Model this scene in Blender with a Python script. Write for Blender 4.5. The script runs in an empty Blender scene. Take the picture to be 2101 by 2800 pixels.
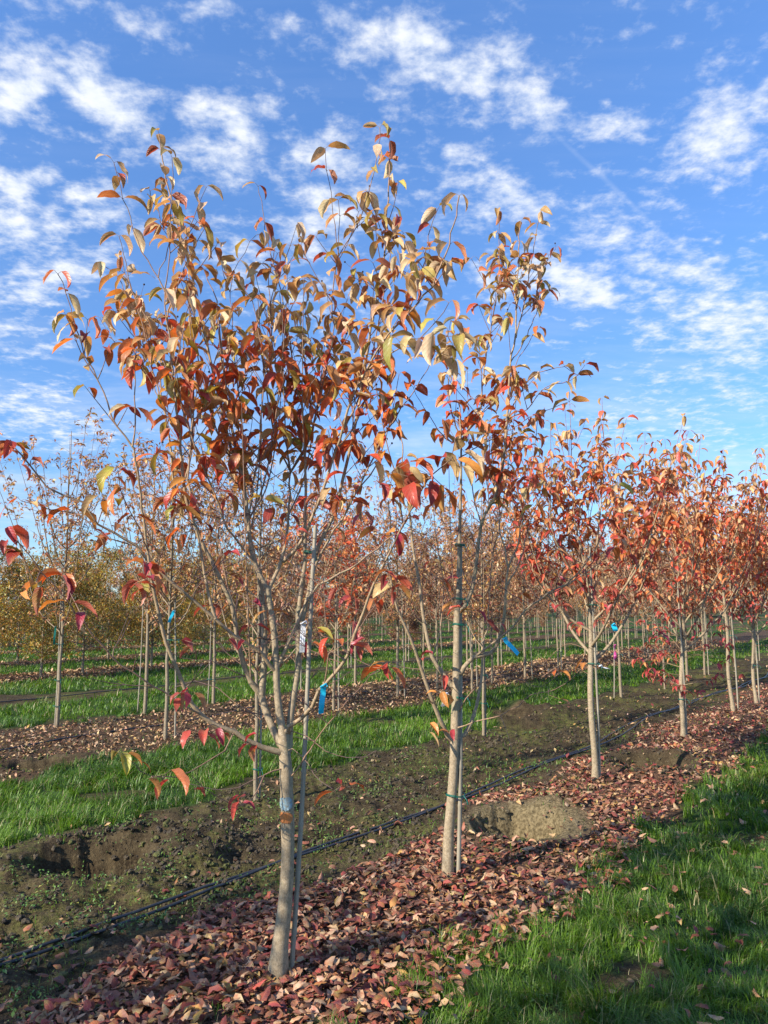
import bpy, math
import numpy as np
from mathutils import Vector, Euler
R = math.radians
scn = bpy.context.scene
COL = scn.collection
rs = np.random.RandomState

# ------------------------------------------------------------------ camera
FPX, CX, CY = 2184.0, 1050.5, 1400.0           # focal length and centre in photo pixels
PITCH = math.atan((1658 - 1400) / FPX)
CAMZ = 1.6
cam = bpy.data.cameras.new('camera')
cam.sensor_fit = 'VERTICAL'; cam.sensor_height = 24.0
cam.lens = 24.0 * FPX / 2800.0
cam.clip_start = 0.05; cam.clip_end = 5000
camo = bpy.data.objects.new('camera', cam); COL.objects.link(camo)
camo.location = (0, 0, CAMZ); camo.rotation_euler = (R(90) + PITCH, 0, 0)
scn.camera = camo

# ------------------------------------------------------------------ light and exposure
SUN_EL = R(29)
SUN_AZ = R(180 + 54)                            # clockwise from +Y: the sun stands left of and a little behind the camera
sdir = Vector((math.sin(SUN_AZ) * math.cos(SUN_EL), math.cos(SUN_AZ) * math.cos(SUN_EL), math.sin(SUN_EL)))
sl = bpy.data.lights.new('sun', 'SUN'); sl.energy = 5.0; sl.angle = R(0.5); sl.color = (1.0, 0.93, 0.80)
slo = bpy.data.objects.new('sun', sl); COL.objects.link(slo)
slo.rotation_euler = sdir.to_track_quat('Z', 'Y').to_euler()
scn.view_settings.view_transform = 'Standard'; scn.view_settings.look = 'None'
scn.view_settings.exposure = 1.0; scn.view_settings.gamma = 1.0
scn.cycles.use_denoising = True
scn.cycles.max_bounces = 6; scn.cycles.diffuse_bounces = 3; scn.cycles.glossy_bounces = 2
scn.cycles.transmission_bounces = 4; scn.cycles.transparent_max_bounces = 6

world = bpy.data.worlds.new('World'); scn.world = world
world.use_nodes = True
SKY_STRENGTH = 0.065

class NT:
    """small helper to write node trees"""
    def __init__(s, tree): s.t = tree; s.n = tree.nodes; s.l = tree.links
    def new(s, typ, **kw):
        n = s.n.new(typ)
        for k, v in kw.items(): setattr(n, k, v)
        return n
    def put(s, sock, v):
        if v is None: return
        if isinstance(v, bpy.types.NodeSocket): s.l.new(v, sock)
        else: sock.default_value = v
    def m(s, op, a, b=None, c=None, clamp=False):
        n = s.new('ShaderNodeMath', operation=op, use_clamp=clamp)
        s.put(n.inputs[0], a); s.put(n.inputs[1], b); s.put(n.inputs[2], c)
        return n.outputs[0]
    def vm(s, op, a, b=None, sc=None):
        n = s.new('ShaderNodeVectorMath', operation=op)
        s.put(n.inputs[0], a); s.put(n.inputs[1], b)
        if sc is not None: s.put(n.inputs['Scale'], sc)
        return n.outputs['Value'] if op in ('LENGTH', 'DOT_PRODUCT', 'DISTANCE') else n.outputs[0]
    def mix(s, f, a, b, mode='MIX'):
        n = s.new('ShaderNodeMix', data_type='RGBA', blend_type=mode)
        s.put(n.inputs['Factor'], f)
        for k, v in (('A', a), ('B', b)):
            sock = [i for i in n.inputs if i.name == k and i.type == 'RGBA'][0]
            s.put(sock, (*v, 1) if isinstance(v, tuple) and len(v) == 3 else v)
        return [o for o in n.outputs if o.type == 'RGBA'][0]
    def noise(s, vec, scale, detail=4, rough=0.5, dist=0.0, col=False):
        n = s.new('ShaderNodeTexNoise'); s.put(n.inputs['Vector'], vec)
        n.inputs['Scale'].default_value = scale; n.inputs['Detail'].default_value = detail
        n.inputs['Roughness'].default_value = rough; n.inputs['Distortion'].default_value = dist
        return n.outputs['Color' if col else 'Fac']
    def ramp(s, v, lo, hi, a=0.0, b=1.0, smooth=False):
        n = s.new('ShaderNodeMapRange', interpolation_type='SMOOTHSTEP' if smooth else 'LINEAR'); n.clamp = True
        s.put(n.inputs['Value'], v)
        n.inputs['From Min'].default_value = lo; n.inputs['From Max'].default_value = hi
        n.inputs['To Min'].default_value = a; n.inputs['To Max'].default_value = b
        return n.outputs[0]

# sky: Nishita plus a layer of altocumulus fixed in world directions
def build_world():
    T = NT(world.node_tree); T.n.clear()
    out = T.new('ShaderNodeOutputWorld'); bg = T.new('ShaderNodeBackground')
    sky = T.new('ShaderNodeTexSky', sky_type='NISHITA')
    sky.sun_disc = False; sky.sun_elevation = SUN_EL; sky.sun_rotation = SUN_AZ
    sky.altitude = 50; sky.air_density = 1.0; sky.dust_density = 0.3; sky.ozone_density = 2.6
    tc = T.new('ShaderNodeTexCoord'); d = T.vm('NORMALIZE', tc.outputs['Generated'])
    sep = T.new('ShaderNodeSeparateXYZ'); T.l.new(d, sep.inputs[0])
    z = T.m('MAXIMUM', sep.outputs[2], 0.0)
    zz = T.m('ADD', z, 0.10)
    q = T.new('ShaderNodeCombineXYZ')
    T.l.new(T.m('DIVIDE', sep.outputs[0], zz), q.inputs[0]); T.l.new(T.m('DIVIDE', sep.outputs[1], zz), q.inputs[1])
    q = q.outputs[0]
    # azimuth-like and height-like direction coordinates of the sky patches
    ay = T.m('MAXIMUM', sep.outputs[1], 0.05)
    gx = T.m('DIVIDE', sep.outputs[0], ay); gz = T.m('DIVIDE', sep.outputs[2], ay)
    g = T.new('ShaderNodeCombineXYZ'); T.l.new(gx, g.inputs[0]); T.l.new(gz, g.inputs[1]); g = g.outputs[0]
    wob = T.vm('SUBTRACT', T.noise(g, 9.0, 3, 0.55, col=True), (0.5, 0.5, 0.5))
    gw = T.vm('ADD', g, T.vm('SCALE', wob, sc=0.16))
    def sky_at(u, v):
        a = (u * 1.26566 - CX) / FPX; b = -(v * 1.26566 - CY) / FPX
        y = math.cos(PITCH) - b * math.sin(PITCH); zq = math.sin(PITCH) + b * math.cos(PITCH)
        return a / y, zq / y
    blobs = [(55,185,130,75,-10,1),(215,225,140,60,28,1),(50,90,90,45,0,.55),(505,262,95,62,8,.95),(455,28,60,35,0,.6),(600,50,60,60,20,.35),
        (800,55,110,40,0,.6),(900,110,150,60,8,.85),(960,165,130,55,0,.9),(1085,120,60,50,0,.9),(1140,230,110,62,20,.9),(1310,245,80,42,0,.7),(1560,290,120,72,-25,.9),
        (1620,215,60,40,0,.7),(700,345,95,60,-12,.9),(450,350,100,45,10,.75),(55,410,75,40,0,.9),(40,480,75,45,0,.9),(205,465,80,30,0,.7),
        (120,575,150,55,-8,.8),(300,330,60,50,10,.4),(700,470,120,70,0,.85),(980,388,70,22,0,.6),(1100,430,150,55,5,.8),(1230,590,130,55,15,1),(1330,500,150,60,20,.75),(1060,590,110,34,0,.7),
        (1500,600,150,60,8,.6),(1600,700,120,90,0,.8),(40,685,90,30,0,.7),(110,735,90,22,5,.6),(60,860,120,40,0,.6),(1450,690,130,45,0,.6),(1400,40,90,20,-5,.3),
        (1180,685,110,18,0,.4),(1530,830,200,40,0,.45),(100,910,200,50,0,.6),(520,560,100,60,0,.5),(350,60,90,50,0,.35),(620,620,120,40,0,.5),(1380,930,300,50,0,.45),(1000,200,260,120,0,.25)]
    acc = None
    for (u, v, rx, ry, ang, st) in blobs:
        cx_, cy_ = sky_at(u, v); x2, _ = sky_at(u + rx, v); _, y2 = sky_at(u, v - ry)
        mp = T.new('ShaderNodeMapping', vector_type='TEXTURE')
        T.l.new(gw, mp.inputs[0])
        mp.inputs['Location'].default_value = (cx_, cy_, 0); mp.inputs['Rotation'].default_value = (0, 0, -R(ang))
        mp.inputs['Scale'].default_value = (x2 - cx_, y2 - cy_, 1)
        ln = T.vm('LENGTH', mp.outputs[0])
        f = T.ramp(ln, 1.5, 0.05, 0, st)
        acc = f if acc is None else T.m('MAXIMUM', acc, f)
    # beyond the photographed part of the sky: even broken cloud
    front = T.ramp(sep.outputs[1], 0.25, 0.6)
    acc = T.m('ADD', T.m('MULTIPLY', acc, front), T.m('MULTIPLY', T.m('SUBTRACT', 1.0, front), 0.16))
    n1 = T.noise(q, 2.3, 9, 0.62, 0.25); n2 = T.noise(q, 14.0, 6, 0.62, 0.1); n3 = T.noise(q, 30.0, 4, 0.6, 0.2)
    nn = T.m('ADD', T.m('MULTIPLY', n1, 0.26), T.m('ADD', T.m('MULTIPLY', n2, 0.50), T.m('MULTIPLY', n3, 0.24)))
    dens = T.m('ADD', T.m('MULTIPLY', acc, 0.64), T.m('MULTIPLY', T.m('SUBTRACT', nn, 0.5), 2.7))
    dens = T.ramp(dens, 0.0, 0.76, 0, 1, True)
    # thin streaky veil growing towards the horizon
    qs = T.vm('MULTIPLY', g, (1.0, 7.0, 1.0))
    veil = T.ramp(T.noise(qs, 3.2, 7, 0.6, 0.4), 0.40, 0.72, 0, 0.75, True)
    veil = T.m('MULTIPLY', veil, T.ramp(gz, 0.40, 0.10, 0.04, 1.0))
    # contrails
    def trail(u1, v1, u2, v2, w, st):
        (a1, b1), (a2, b2) = sky_at(u1, v1), sky_at(u2, v2)
        L = math.hypot(a2 - a1, b2 - b1); ang = math.atan2(b2 - b1, a2 - a1)
        mp = T.new('ShaderNodeMapping', vector_type='TEXTURE'); T.l.new(T.vm('ADD', g, T.vm('SCALE', wob, sc=0.012)), mp.inputs[0])
        mp.inputs['Location'].default_value = ((a1 + a2) / 2, (b1 + b2) / 2, 0); mp.inputs['Rotation'].default_value = (0, 0, ang)
        mp.inputs['Scale'].default_value = (L / 2, w, 1)
        s2 = T.new('ShaderNodeSeparateXYZ'); T.l.new(mp.outputs[0], s2.inputs[0])
        ex = T.ramp(T.m('ABSOLUTE', s2.outputs[0]), 1.0, 0.75, 0, 1, True); ey = T.ramp(T.m('ABSOLUTE', s2.outputs[1]), 1.0, 0.0, 0, 1, True)
        return T.m('MULTIPLY', T.m('MULTIPLY', ex, ey), T.m('MULTIPLY', T.ramp(n2, 0.3, 0.65, 0.4, 1.0), st))
    tr = T.m('ADD', trail(1165, 255, 1500, 565, 0.006, 0.15), trail(-60, 725, 330, 830, 0.005, 0.18))
    dens = T.m('MAXIMUM', T.m('MULTIPLY', T.m('MAXIMUM', dens, veil), 0.93), T.m('MINIMUM', T.m('ADD', T.m('MULTIPLY', dens, 0.8), tr), 1.0))
    shade = T.mix(T.ramp(nn, 0.36, 0.62), (5.6, 6.5, 8.0), (8.2, 8.4, 8.7))
    tint = T.mix(1.0, sky.outputs[0], (0.84, 1.14, 1.50), 'MULTIPLY')
    tint = T.vm('SCALE', tint, sc=T.ramp(gz, .15, 1.1, 1.03, 1.75))
    colr = T.mix(dens, tint, shade)
    T.l.new(colr, bg.inputs['Color']); bg.inputs['Strength'].default_value = SKY_STRENGTH
    T.l.new(bg.outputs[0], out.inputs[0])
build_world()

# ------------------------------------------------------------------ geometry of view and rows
def ray(u, v):
    a = (u - CX) / FPX; b = -(v - CY) / FPX
    return np.array([a, math.cos(PITCH) - b * math.sin(PITCH), math.sin(PITCH) + b * math.cos(PITCH)])
def at(u, v, Y):
    d = ray(u, v); k = Y / d[1]
    return np.array([d[0] * k, Y, CAMZ + d[2] * k])
def ground_at(u, v):
    d = ray(u, v); k = -CAMZ / d[2]
    return np.array([d[0] * k, d[1] * k, 0.0])
TH = math.atan(0.69)
DX, DY = math.sin(TH), math.cos(TH)             # direction of the nursery rows
def st(x, y): return x * DX + y * DY, -x * DY + y * DX
def xy(s, t): return s * DX - t * DY, s * DY + t * DX

# value noise
def _hash(ix, iy, seed):
    h = (ix * 374761393 + iy * 668265263 + seed * 1442695041) & 0x7fffffff
    h = ((h ^ (h >> 13)) * 1274126177) & 0x7fffffff
    return ((h ^ (h >> 16)) & 0xffff) / 65535.0
def vnoise(x, y, seed=0):
    x = np.asarray(x, float); y = np.asarray(y, float)
    ix = np.floor(x).astype(np.int64); iy = np.floor(y).astype(np.int64)
    fx = x - ix; fy = y - iy; fx = fx * fx * (3 - 2 * fx); fy = fy * fy * (3 - 2 * fy)
    a = _hash(ix, iy, seed); b = _hash(ix + 1, iy, seed); c = _hash(ix, iy + 1, seed); d = _hash(ix + 1, iy + 1, seed)
    return (a + (b - a) * fx) * (1 - fy) + (c + (d - c) * fx) * fy
def fbm(x, y, seed=0, oct=4):
    s = 0; amp = 0.5; f = 1
    for o in range(oct):
        s = s + amp * vnoise(x * f, y * f, seed + o * 17); amp *= 0.5; f *= 2.03
    return s / (1 - 0.5 ** oct)
def sstep(a, b, x):
    k = np.clip((x - a) / (b - a), 0, 1); return k * k * (3 - 2 * k)

GRASS = [(-1.4, 1.90), (5.15, 7.25), (9.95, 12.3), (13.4, 16.1), (18.1, 20.4), (22.2, 25.6), (27.4, 31), (33, 37), (39, 44), (46, 53), (55, 64), (66, 80), (82, 110)]
LITTER = [(1.78, 3.15, 1.0), (7.2, 10.0, 0.55), (16.0, 18.2, 0.6), (20.3, 22.3, .5), (25.5, 27.5, .5), (31, 33, .5), (37, 39, .5), (44, 46, .5), (53, 55, .5), (64, 66, .5)]
def masks(x, y):
    s, t = st(x, y)
    tw = t + (fbm(x * 1.3, y * 1.3, 5) - 0.5) * 0.75 + (vnoise(x * 6, y * 6, 9) - 0.5) * 0.12
    g = np.zeros_like(tw)
    for a, b in GRASS: g = np.maximum(g, sstep(a - .05, a + .07, tw) * (1 - sstep(b - .07, b + .05, tw)))
    # bare scrapes in the near strips
    bare = sstep(0.66, 0.74, fbm(x * 0.9 + 3.1, y * 0.9 + 7.7, 31))
    for (bx, by, br) in BARE:
        bare = np.maximum(bare, 1 - sstep(br * .55, br, np.hypot(x - bx, (y - by)) + (vnoise(x * 5, y * 5, 3) - .5) * br * .5))
    g = g * (1 - bare)
    l = np.zeros_like(tw)
    tl = t + (fbm(x * 1.1, y * 1.1, 55) - 0.5) * 0.7
    for a, b, k in LITTER: l = np.maximum(l, k * sstep(a - .1, a + .1, tl) * (1 - sstep(b - .35, b + .15, tl)))
    for (hx, hy, rx, ry, dp, rim) in HOLES:
        dd = np.hypot((x - hx) / rx, (y - hy) / ry)
        l = l * sstep(1.0, 1.7, dd); g = g * sstep(1.0, 1.3, dd)
    moss = sstep(0.42, 0.62, fbm(x * 1.6, y * 1.6, 71, 5)) * (0.45 + 0.55 * sstep(7, 12, y))
    moss = moss * (1 - sstep(0.02, .3, l) * 0.85)
    for (hx, hy, rx, ry, dp, rim) in HOLES:
        if dp > .1:
            ins = 1 - sstep(.9, 1.25, np.hypot((x - hx - rx * .3) / (rx * 1.25), (y - hy - ry * .3) / (ry * 1.3)) + (fbm(x * 5, y * 5, 61) - .5) * .6)
            moss = moss * (1 - ins) - ins * (.95 if dp > .3 else .08)
    return g, l, moss
def gp(u, v): return tuple(ground_at(u * 1.26566, v * 1.26566)[:2])
BARE = [(*gp(1400, 2110), .16), (*gp(1330, 2140), .14), (*gp(250, 1720), .34), (*gp(1190, 2190), .08)]
HOLES = []
for (u, v, rx, ry, dp, rim) in [(1125, 1797, .38, .42, .40, .03), (1400, 1668, .36, .36, .16, .07), (215, 1850, .42, .36, .22, .04),
                                (1100, 1548, .5, .45, .12, .10), (1180, 1540, .35, .35, .0, .09), (360, 1830, .3, .25, -.02, .06),
                                (95, 1655, .35, .3, .12, .05)]:
    HOLES.append((*gp(u, v), rx, ry, dp, rim))
def H(x, y):
    x = np.asarray(x, float); y = np.asarray(y, float)
    s, t = st(x, y); r = np.hypot(x, y)
    near = 1 - sstep(14, 40, r)
    soil = sstep(2.9, 3.5, t) * (1 - sstep(4.9, 5.3, t)) + sstep(7.3, 7.8, t) * (1 - sstep(9.6, 10, t))
    h = (fbm(x * 0.6, y * 0.6, 2) - 0.5) * 0.09
    h = h + near * ((fbm(x * 3.1, y * 3.1, 12, 3) - 0.5) * 0.05 + soil * (fbm(x * 8, y * 8, 22, 4) - 0.5) * 0.11)
    h = h + 0.05 * np.exp(-((t - 2.4) / .7) ** 2) - 0.03 * np.exp(-((t - 3.9) / .6) ** 2)
    for (hx, hy, rx, ry, dp, rim) in HOLES:
        wb = (fbm(x * 4 + hx, y * 4, 41, 3) - .5) * .55
        d = np.hypot((x - hx) / rx, (y - hy) / ry) + wb
        h = h - dp * (1 - sstep(.62, .96, d)) + rim * np.exp(-((d - 1.3) / .38) ** 2)
        # spoil heaped on the side away from the sun
        if dp > .1:
            dm = np.hypot((x - hx - rx * 1.15) / (rx * .85), (y - hy - ry * .95) / (ry * .62))
            h = h + (.085 if dp > .3 else .05) * np.exp(-dm ** 2) * (fbm(x * 11, y * 11, 44, 4) * 1.5 + .25)
    return h
def on_ground(x, y): return float(H(x, y))

# ------------------------------------------------------------------ mesh building
def mesh_np(name, V, Q=None, Tr=None, mat=None, col=None, luv=None, smooth=True):
    me = bpy.data.meshes.new(name)
    V = np.asarray(V, np.float32); me.vertices.add(len(V)); me.vertices.foreach_set('co', V.ravel())
    Q = np.zeros((0, 4), np.int32) if Q is None else np.asarray(Q, np.int32).reshape(-1, 4)
    Tr = np.zeros((0, 3), np.int32) if Tr is None else np.asarray(Tr, np.int32).reshape(-1, 3)
    me.loops.add(Q.size + Tr.size)
    me.loops.foreach_set('vertex_index', np.concatenate([Q.ravel(), Tr.ravel()]).astype(np.int32))
    me.polygons.add(len(Q) + len(Tr))
    me.polygons.foreach_set('loop_start', np.concatenate([np.arange(len(Q)) * 4, Q.size + np.arange(len(Tr)) * 3]).astype(np.int32))
    me.polygons.foreach_set('use_smooth', np.full(len(Q) + len(Tr), smooth, bool))
    if col is not None:
        a = me.attributes.new('Col', 'FLOAT_COLOR', 'POINT')
        c = np.ones((len(V), 4), np.float32); c[:, :3] = col; a.data.foreach_set('color', c.ravel())
    if luv is not None:
        a = me.attributes.new('luv', 'FLOAT_VECTOR', 'POINT'); a.data.foreach_set('vector', np.asarray(luv, np.float32).ravel())
    me.update(calc_edges=True)
    if mat: me.materials.append(mat)
    return me
def link(name, data, parent=None, loc=None):
    o = bpy.data.objects.new(name, data); COL.objects.link(o)
    if parent is not None: o.parent = parent
    if loc is not None: o.location = loc
    return o
def thing(name, label, cat, loc=(0, 0, 0), group=None, rz=0.0):
    o = link(name, None, None, loc); o.rotation_euler = (0, 0, rz); o.empty_display_size = 0.2
    return tag(o, label, cat, group)
def tag(o, label=None, cat=None, group=None, kind=None):
    if label: o['label'] = label
    if cat: o['category'] = cat
    if group: o['group'] = group
    if kind: o['kind'] = kind
    return o
def copy_tree(o, loc, rz=0.0, sc=1.0, label=None, group=None):
    c = o.copy(); COL.objects.link(c); c.location = loc; c.rotation_euler = (0, 0, rz); c.scale = (sc, sc, sc)
    if label: c['label'] = label
    if group: c['group'] = group
    for ch in o.children:
        k = ch.copy(); COL.objects.link(k); k.parent = c
        for g2 in ch.children:
            k2 = g2.copy(); COL.objects.link(k2); k2.parent = k
    return c

def catmull(P, step=0.06):
    P = np.asarray(P, float)
    if len(P) < 3:
        n = max(2, int(np.linalg.norm(P[-1] - P[0]) / step) + 1)
        return P[0] + (P[-1] - P[0]) * np.linspace(0, 1, n)[:, None]
    E = np.vstack([2 * P[0] - P[1], P, 2 * P[-1] - P[-2]]); out = []
    for i in range(1, len(E) - 2):
        n = max(1, int(np.linalg.norm(E[i + 1] - E[i]) / step))
        t = np.linspace(0, 1, n, endpoint=False)[:, None]
        p0, p1, p2, p3 = E[i - 1], E[i], E[i + 1], E[i + 2]
        out.append(0.5 * (2 * p1 + (p2 - p0) * t + (2 * p0 - 5 * p1 + 4 * p2 - p3) * t ** 2 + (3 * p1 - p0 - 3 * p2 + p3) * t ** 3))
    return np.vstack(out + [P[-1:]])

BARK_BIG = np.array([.245, .185, .112]); BARK_MID = np.array([.29, .205, .12]); BARK_THIN = np.array([.24, .135, .085]); BARK_TIP = np.array([.085, .045, .05])
def bark_col(r, tint=1.0):
    r = np.asarray(r, float)[:, None]
    c = BARK_TIP + (BARK_THIN - BARK_TIP) * sstep(.0012, .0024, r)
    c = c + (BARK_MID - c) * sstep(.0024, .0055, r)
    return (c + (BARK_BIG - c) * sstep(.006, .014, r)) * tint
class Tubes:
    def __init__(s): s.V = []; s.Q = []; s.C = []; s.L = []; s.n = 0
    def add(s, P, rad, sides=6, tint=1.0, col=None, wob=0.0, cap=False):
        P = np.asarray(P, float); n = len(P); rad = np.broadcast_to(np.asarray(rad, float), (n,))
        T = np.gradient(P, axis=0); T /= np.linalg.norm(T, axis=1)[:, None] + 1e-9
        ov = P[-1] - P[0]; ref = np.eye(3)[np.argmin(np.abs(ov))]
        U = np.cross(T, ref); U /= np.linalg.norm(U, axis=1)[:, None] + 1e-9
        W = np.cross(T, U)
        a = np.linspace(0, 2 * np.pi, sides, endpoint=False)
        rr = rad[:, None] * (1 + (wob * (vnoise(np.arange(n)[:, None] * .9 + rad[0] * 999, a[None, :] * 1.7, 3) - .5) if wob else 0)) * np.ones((n, sides))
        V = P[:, None, :] + rr[..., None] * (np.cos(a)[None, :, None] * U[:, None, :] + np.sin(a)[None, :, None] * W[:, None, :])
        i = np.arange(n - 1)[:, None] * sides; j = np.arange(sides)[None, :]; k = (j + 1) % sides
        Q = np.stack([i + j, i + k, i + sides + k, i + sides + j], -1).reshape(-1, 4) + s.n
        s.V.append(V.reshape(-1, 3)); s.Q.append(Q); s.n += n * sides
        c = bark_col(rad, tint) if col is None else np.broadcast_to(np.asarray(col, float), (n, 3))
        s.C.append(np.repeat(c, sides, 0))
        ln = np.concatenate([[0], np.cumsum(np.linalg.norm(np.diff(P, axis=0), axis=1))])
        s.L.append(np.stack([np.repeat(ln, sides), np.tile(a, n), np.repeat(rad, sides)], -1))
        if cap:
            for e, ring in ((P[0], 0), (P[-1], n - 1)):
                b = s.n - n * sides + ring * sides
                s.V.append(e[None]); s.C.append(c[ring][None]); s.L.append(np.zeros((1, 3)))
                jj = np.arange(0, sides, 1)
                s.Q.append(np.stack([b + jj, b + (jj + 1) % sides, np.full(sides, s.n), np.full(sides, s.n)], -1)[:0] if False else np.zeros((0, 4), int))
                s.T = getattr(s, 'T', []) + [np.stack([b + jj, b + (jj + 1) % sides, np.full(sides, s.n)], -1)]
                s.n += 1
    def ball(s, c, r, col):
        a = np.linspace(0, np.pi, 5); s.add(np.array([[c[0], c[1], c[2] - r * math.cos(x)] for x in a]), r * np.sin(a) + 1e-5, 6, col=col)
    def mesh(s, name, mat):
        T = np.vstack(s.T) if getattr(s, 'T', None) else None
        return mesh_np(name, np.vstack(s.V), np.vstack(s.Q), T, mat, np.vstack(s.C), np.vstack(s.L))

# leaf templates ------------------------------------------------------------
def leaf_template(r, nx, ny, th0, th1, fold, wave, twist, W=0.46, curl=0.0):
    s = np.linspace(0, 1, nx); ss = s ** 0.9
    w = 0.5 * W * 2.25 * (s ** 0.60) * ((1 - s) ** 1.0); w[0] = 0.006; w[-1] = 0.002
    th = th0 + (th1 - th0) * s ** 1.1
    ds = 1.0 / (nx - 1); x = np.concatenate([[0], np.cumsum(np.cos(th[:-1]) * ds)]); z = np.concatenate([[0], np.cumsum(np.sin(th[:-1]) * ds)])
    c = np.linspace(-1, 1, ny); ph = r.rand() * 6.28; ph2 = r.rand() * 6.28
    V = np.zeros((nx, ny, 3)); UV = np.zeros((nx, ny, 2))
    for i in range(nx):
        fo = fold * (0.75 + .5 * s[i]); tw = twist * s[i]
        y = c * w[i] * np.cos(fo)
        up = np.abs(c) * w[i] * np.sin(fo) + wave * np.sin(s[i] * 15 + ph + (c > 0) * ph2) * np.abs(c) ** 1.5 * (w[i] / .2) + curl * (c ** 2) * w[i]
        y2 = y * math.cos(tw) - up * math.sin(tw); up2 = y * math.sin(tw) + up * math.cos(tw)
        V[i, :, 0] = x[i] - up2 * math.sin(th[i]); V[i, :, 2] = z[i] + up2 * math.cos(th[i]); V[i, :, 1] = y2
        UV[i, :, 0] = s[i]; UV[i, :, 1] = c
    i = np.arange(nx - 1)[:, None] * ny; j = np.arange(ny - 1)[None, :]
    Q = np.stack([i + j, i + ny + j, i + ny + j + 1, i + j + 1], -1).reshape(-1, 4)
    return V.reshape(-1, 3), UV.reshape(-1, 2), Q
def template_set(seed, n, nx, ny, flat=False):
    r = rs(seed); out = []
    for k in range(n):
        if flat: out.append(leaf_template(r, nx, ny, r.uniform(.0, .7), r.uniform(-.9, .1), r.uniform(-.5, .75), r.uniform(.02, .06), r.uniform(-.5, .5), r.uniform(.56, .74), r.uniform(-.5, .8)))
        else: out.append(leaf_template(r, nx, ny, r.uniform(-.95, .35), r.uniform(-1.9, -1.25), r.uniform(.15, .85), r.uniform(.015, .045), r.uniform(-.5, .5), r.uniform(.45, .57), r.uniform(-.2, .3)))
    return out
TS_HERO = template_set(1, 14, 9, 5); TS_MID = template_set(2, 10, 5, 3); TS_LITTER = template_set(3, 14, 6, 4, True)
TS_LITTER2 = template_set(5, 8, 3, 3, True); TS_SMALL = template_set(4, 6, 3, 3)
def rotm(az, pitch, roll):
    ca, sa, cp, sp, cr, sr = np.cos(az), np.sin(az), np.cos(pitch), np.sin(pitch), np.cos(roll), np.sin(roll)
    M = np.zeros((len(az), 3, 3))
    M[:, 0, 0] = ca * cp; M[:, 0, 1] = ca * sp * sr - sa * cr; M[:, 0, 2] = ca * sp * cr + sa * sr
    M[:, 1, 0] = sa * cp; M[:, 1, 1] = sa * sp * sr + ca * cr; M[:, 1, 2] = sa * sp * cr - ca * sr
    M[:, 2, 0] = -sp; M[:, 2, 1] = cp * sr; M[:, 2, 2] = cp * cr
    return M
def leaves_mesh(name, tset, pos, az, size, col, mat, seed, pitch=None, roll=None):
    r = rs(seed); pos = np.asarray(pos, float); N = len(pos); az = np.asarray(az, float); size = np.asarray(size, float)
    pitch = r.normal(0, .28, N) if pitch is None else pitch; roll = r.normal(0, .35, N) if roll is None else roll
    M = rotm(az, pitch, roll); k = r.randint(0, len(tset), N); rnd = r.rand(N)
    Vs, Qs, Cs, Ls, n = [], [], [], [], 0
    for i, (tv, uv, tq) in enumerate(tset):
        idx = np.where(k == i)[0]
        if not len(idx): continue
        sc = size[idx][:, None, None] * np.stack([np.ones(len(idx)), r.uniform(.85, 1.2, len(idx)), np.ones(len(idx))], -1)[:, None, :]
        P = np.einsum('nij,nvj->nvi', M[idx], tv[None] * sc) + pos[idx][:, None]
        m = len(tv)
        Qs.append((tq[None] + (np.arange(len(idx)) * m)[:, None, None] + n).reshape(-1, 4)); n += m * len(idx)
        Vs.append(P.reshape(-1, 3)); Cs.append(np.repeat(col[idx], m, 0))
        Ls.append(np.stack([np.tile(uv[:, 0], len(idx)), np.tile(uv[:, 1], len(idx)), np.repeat(rnd[idx], m)], -1))
    return mesh_np(name, np.vstack(Vs), np.vstack(Qs), None, mat, np.vstack(Cs), np.vstack(Ls))

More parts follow.
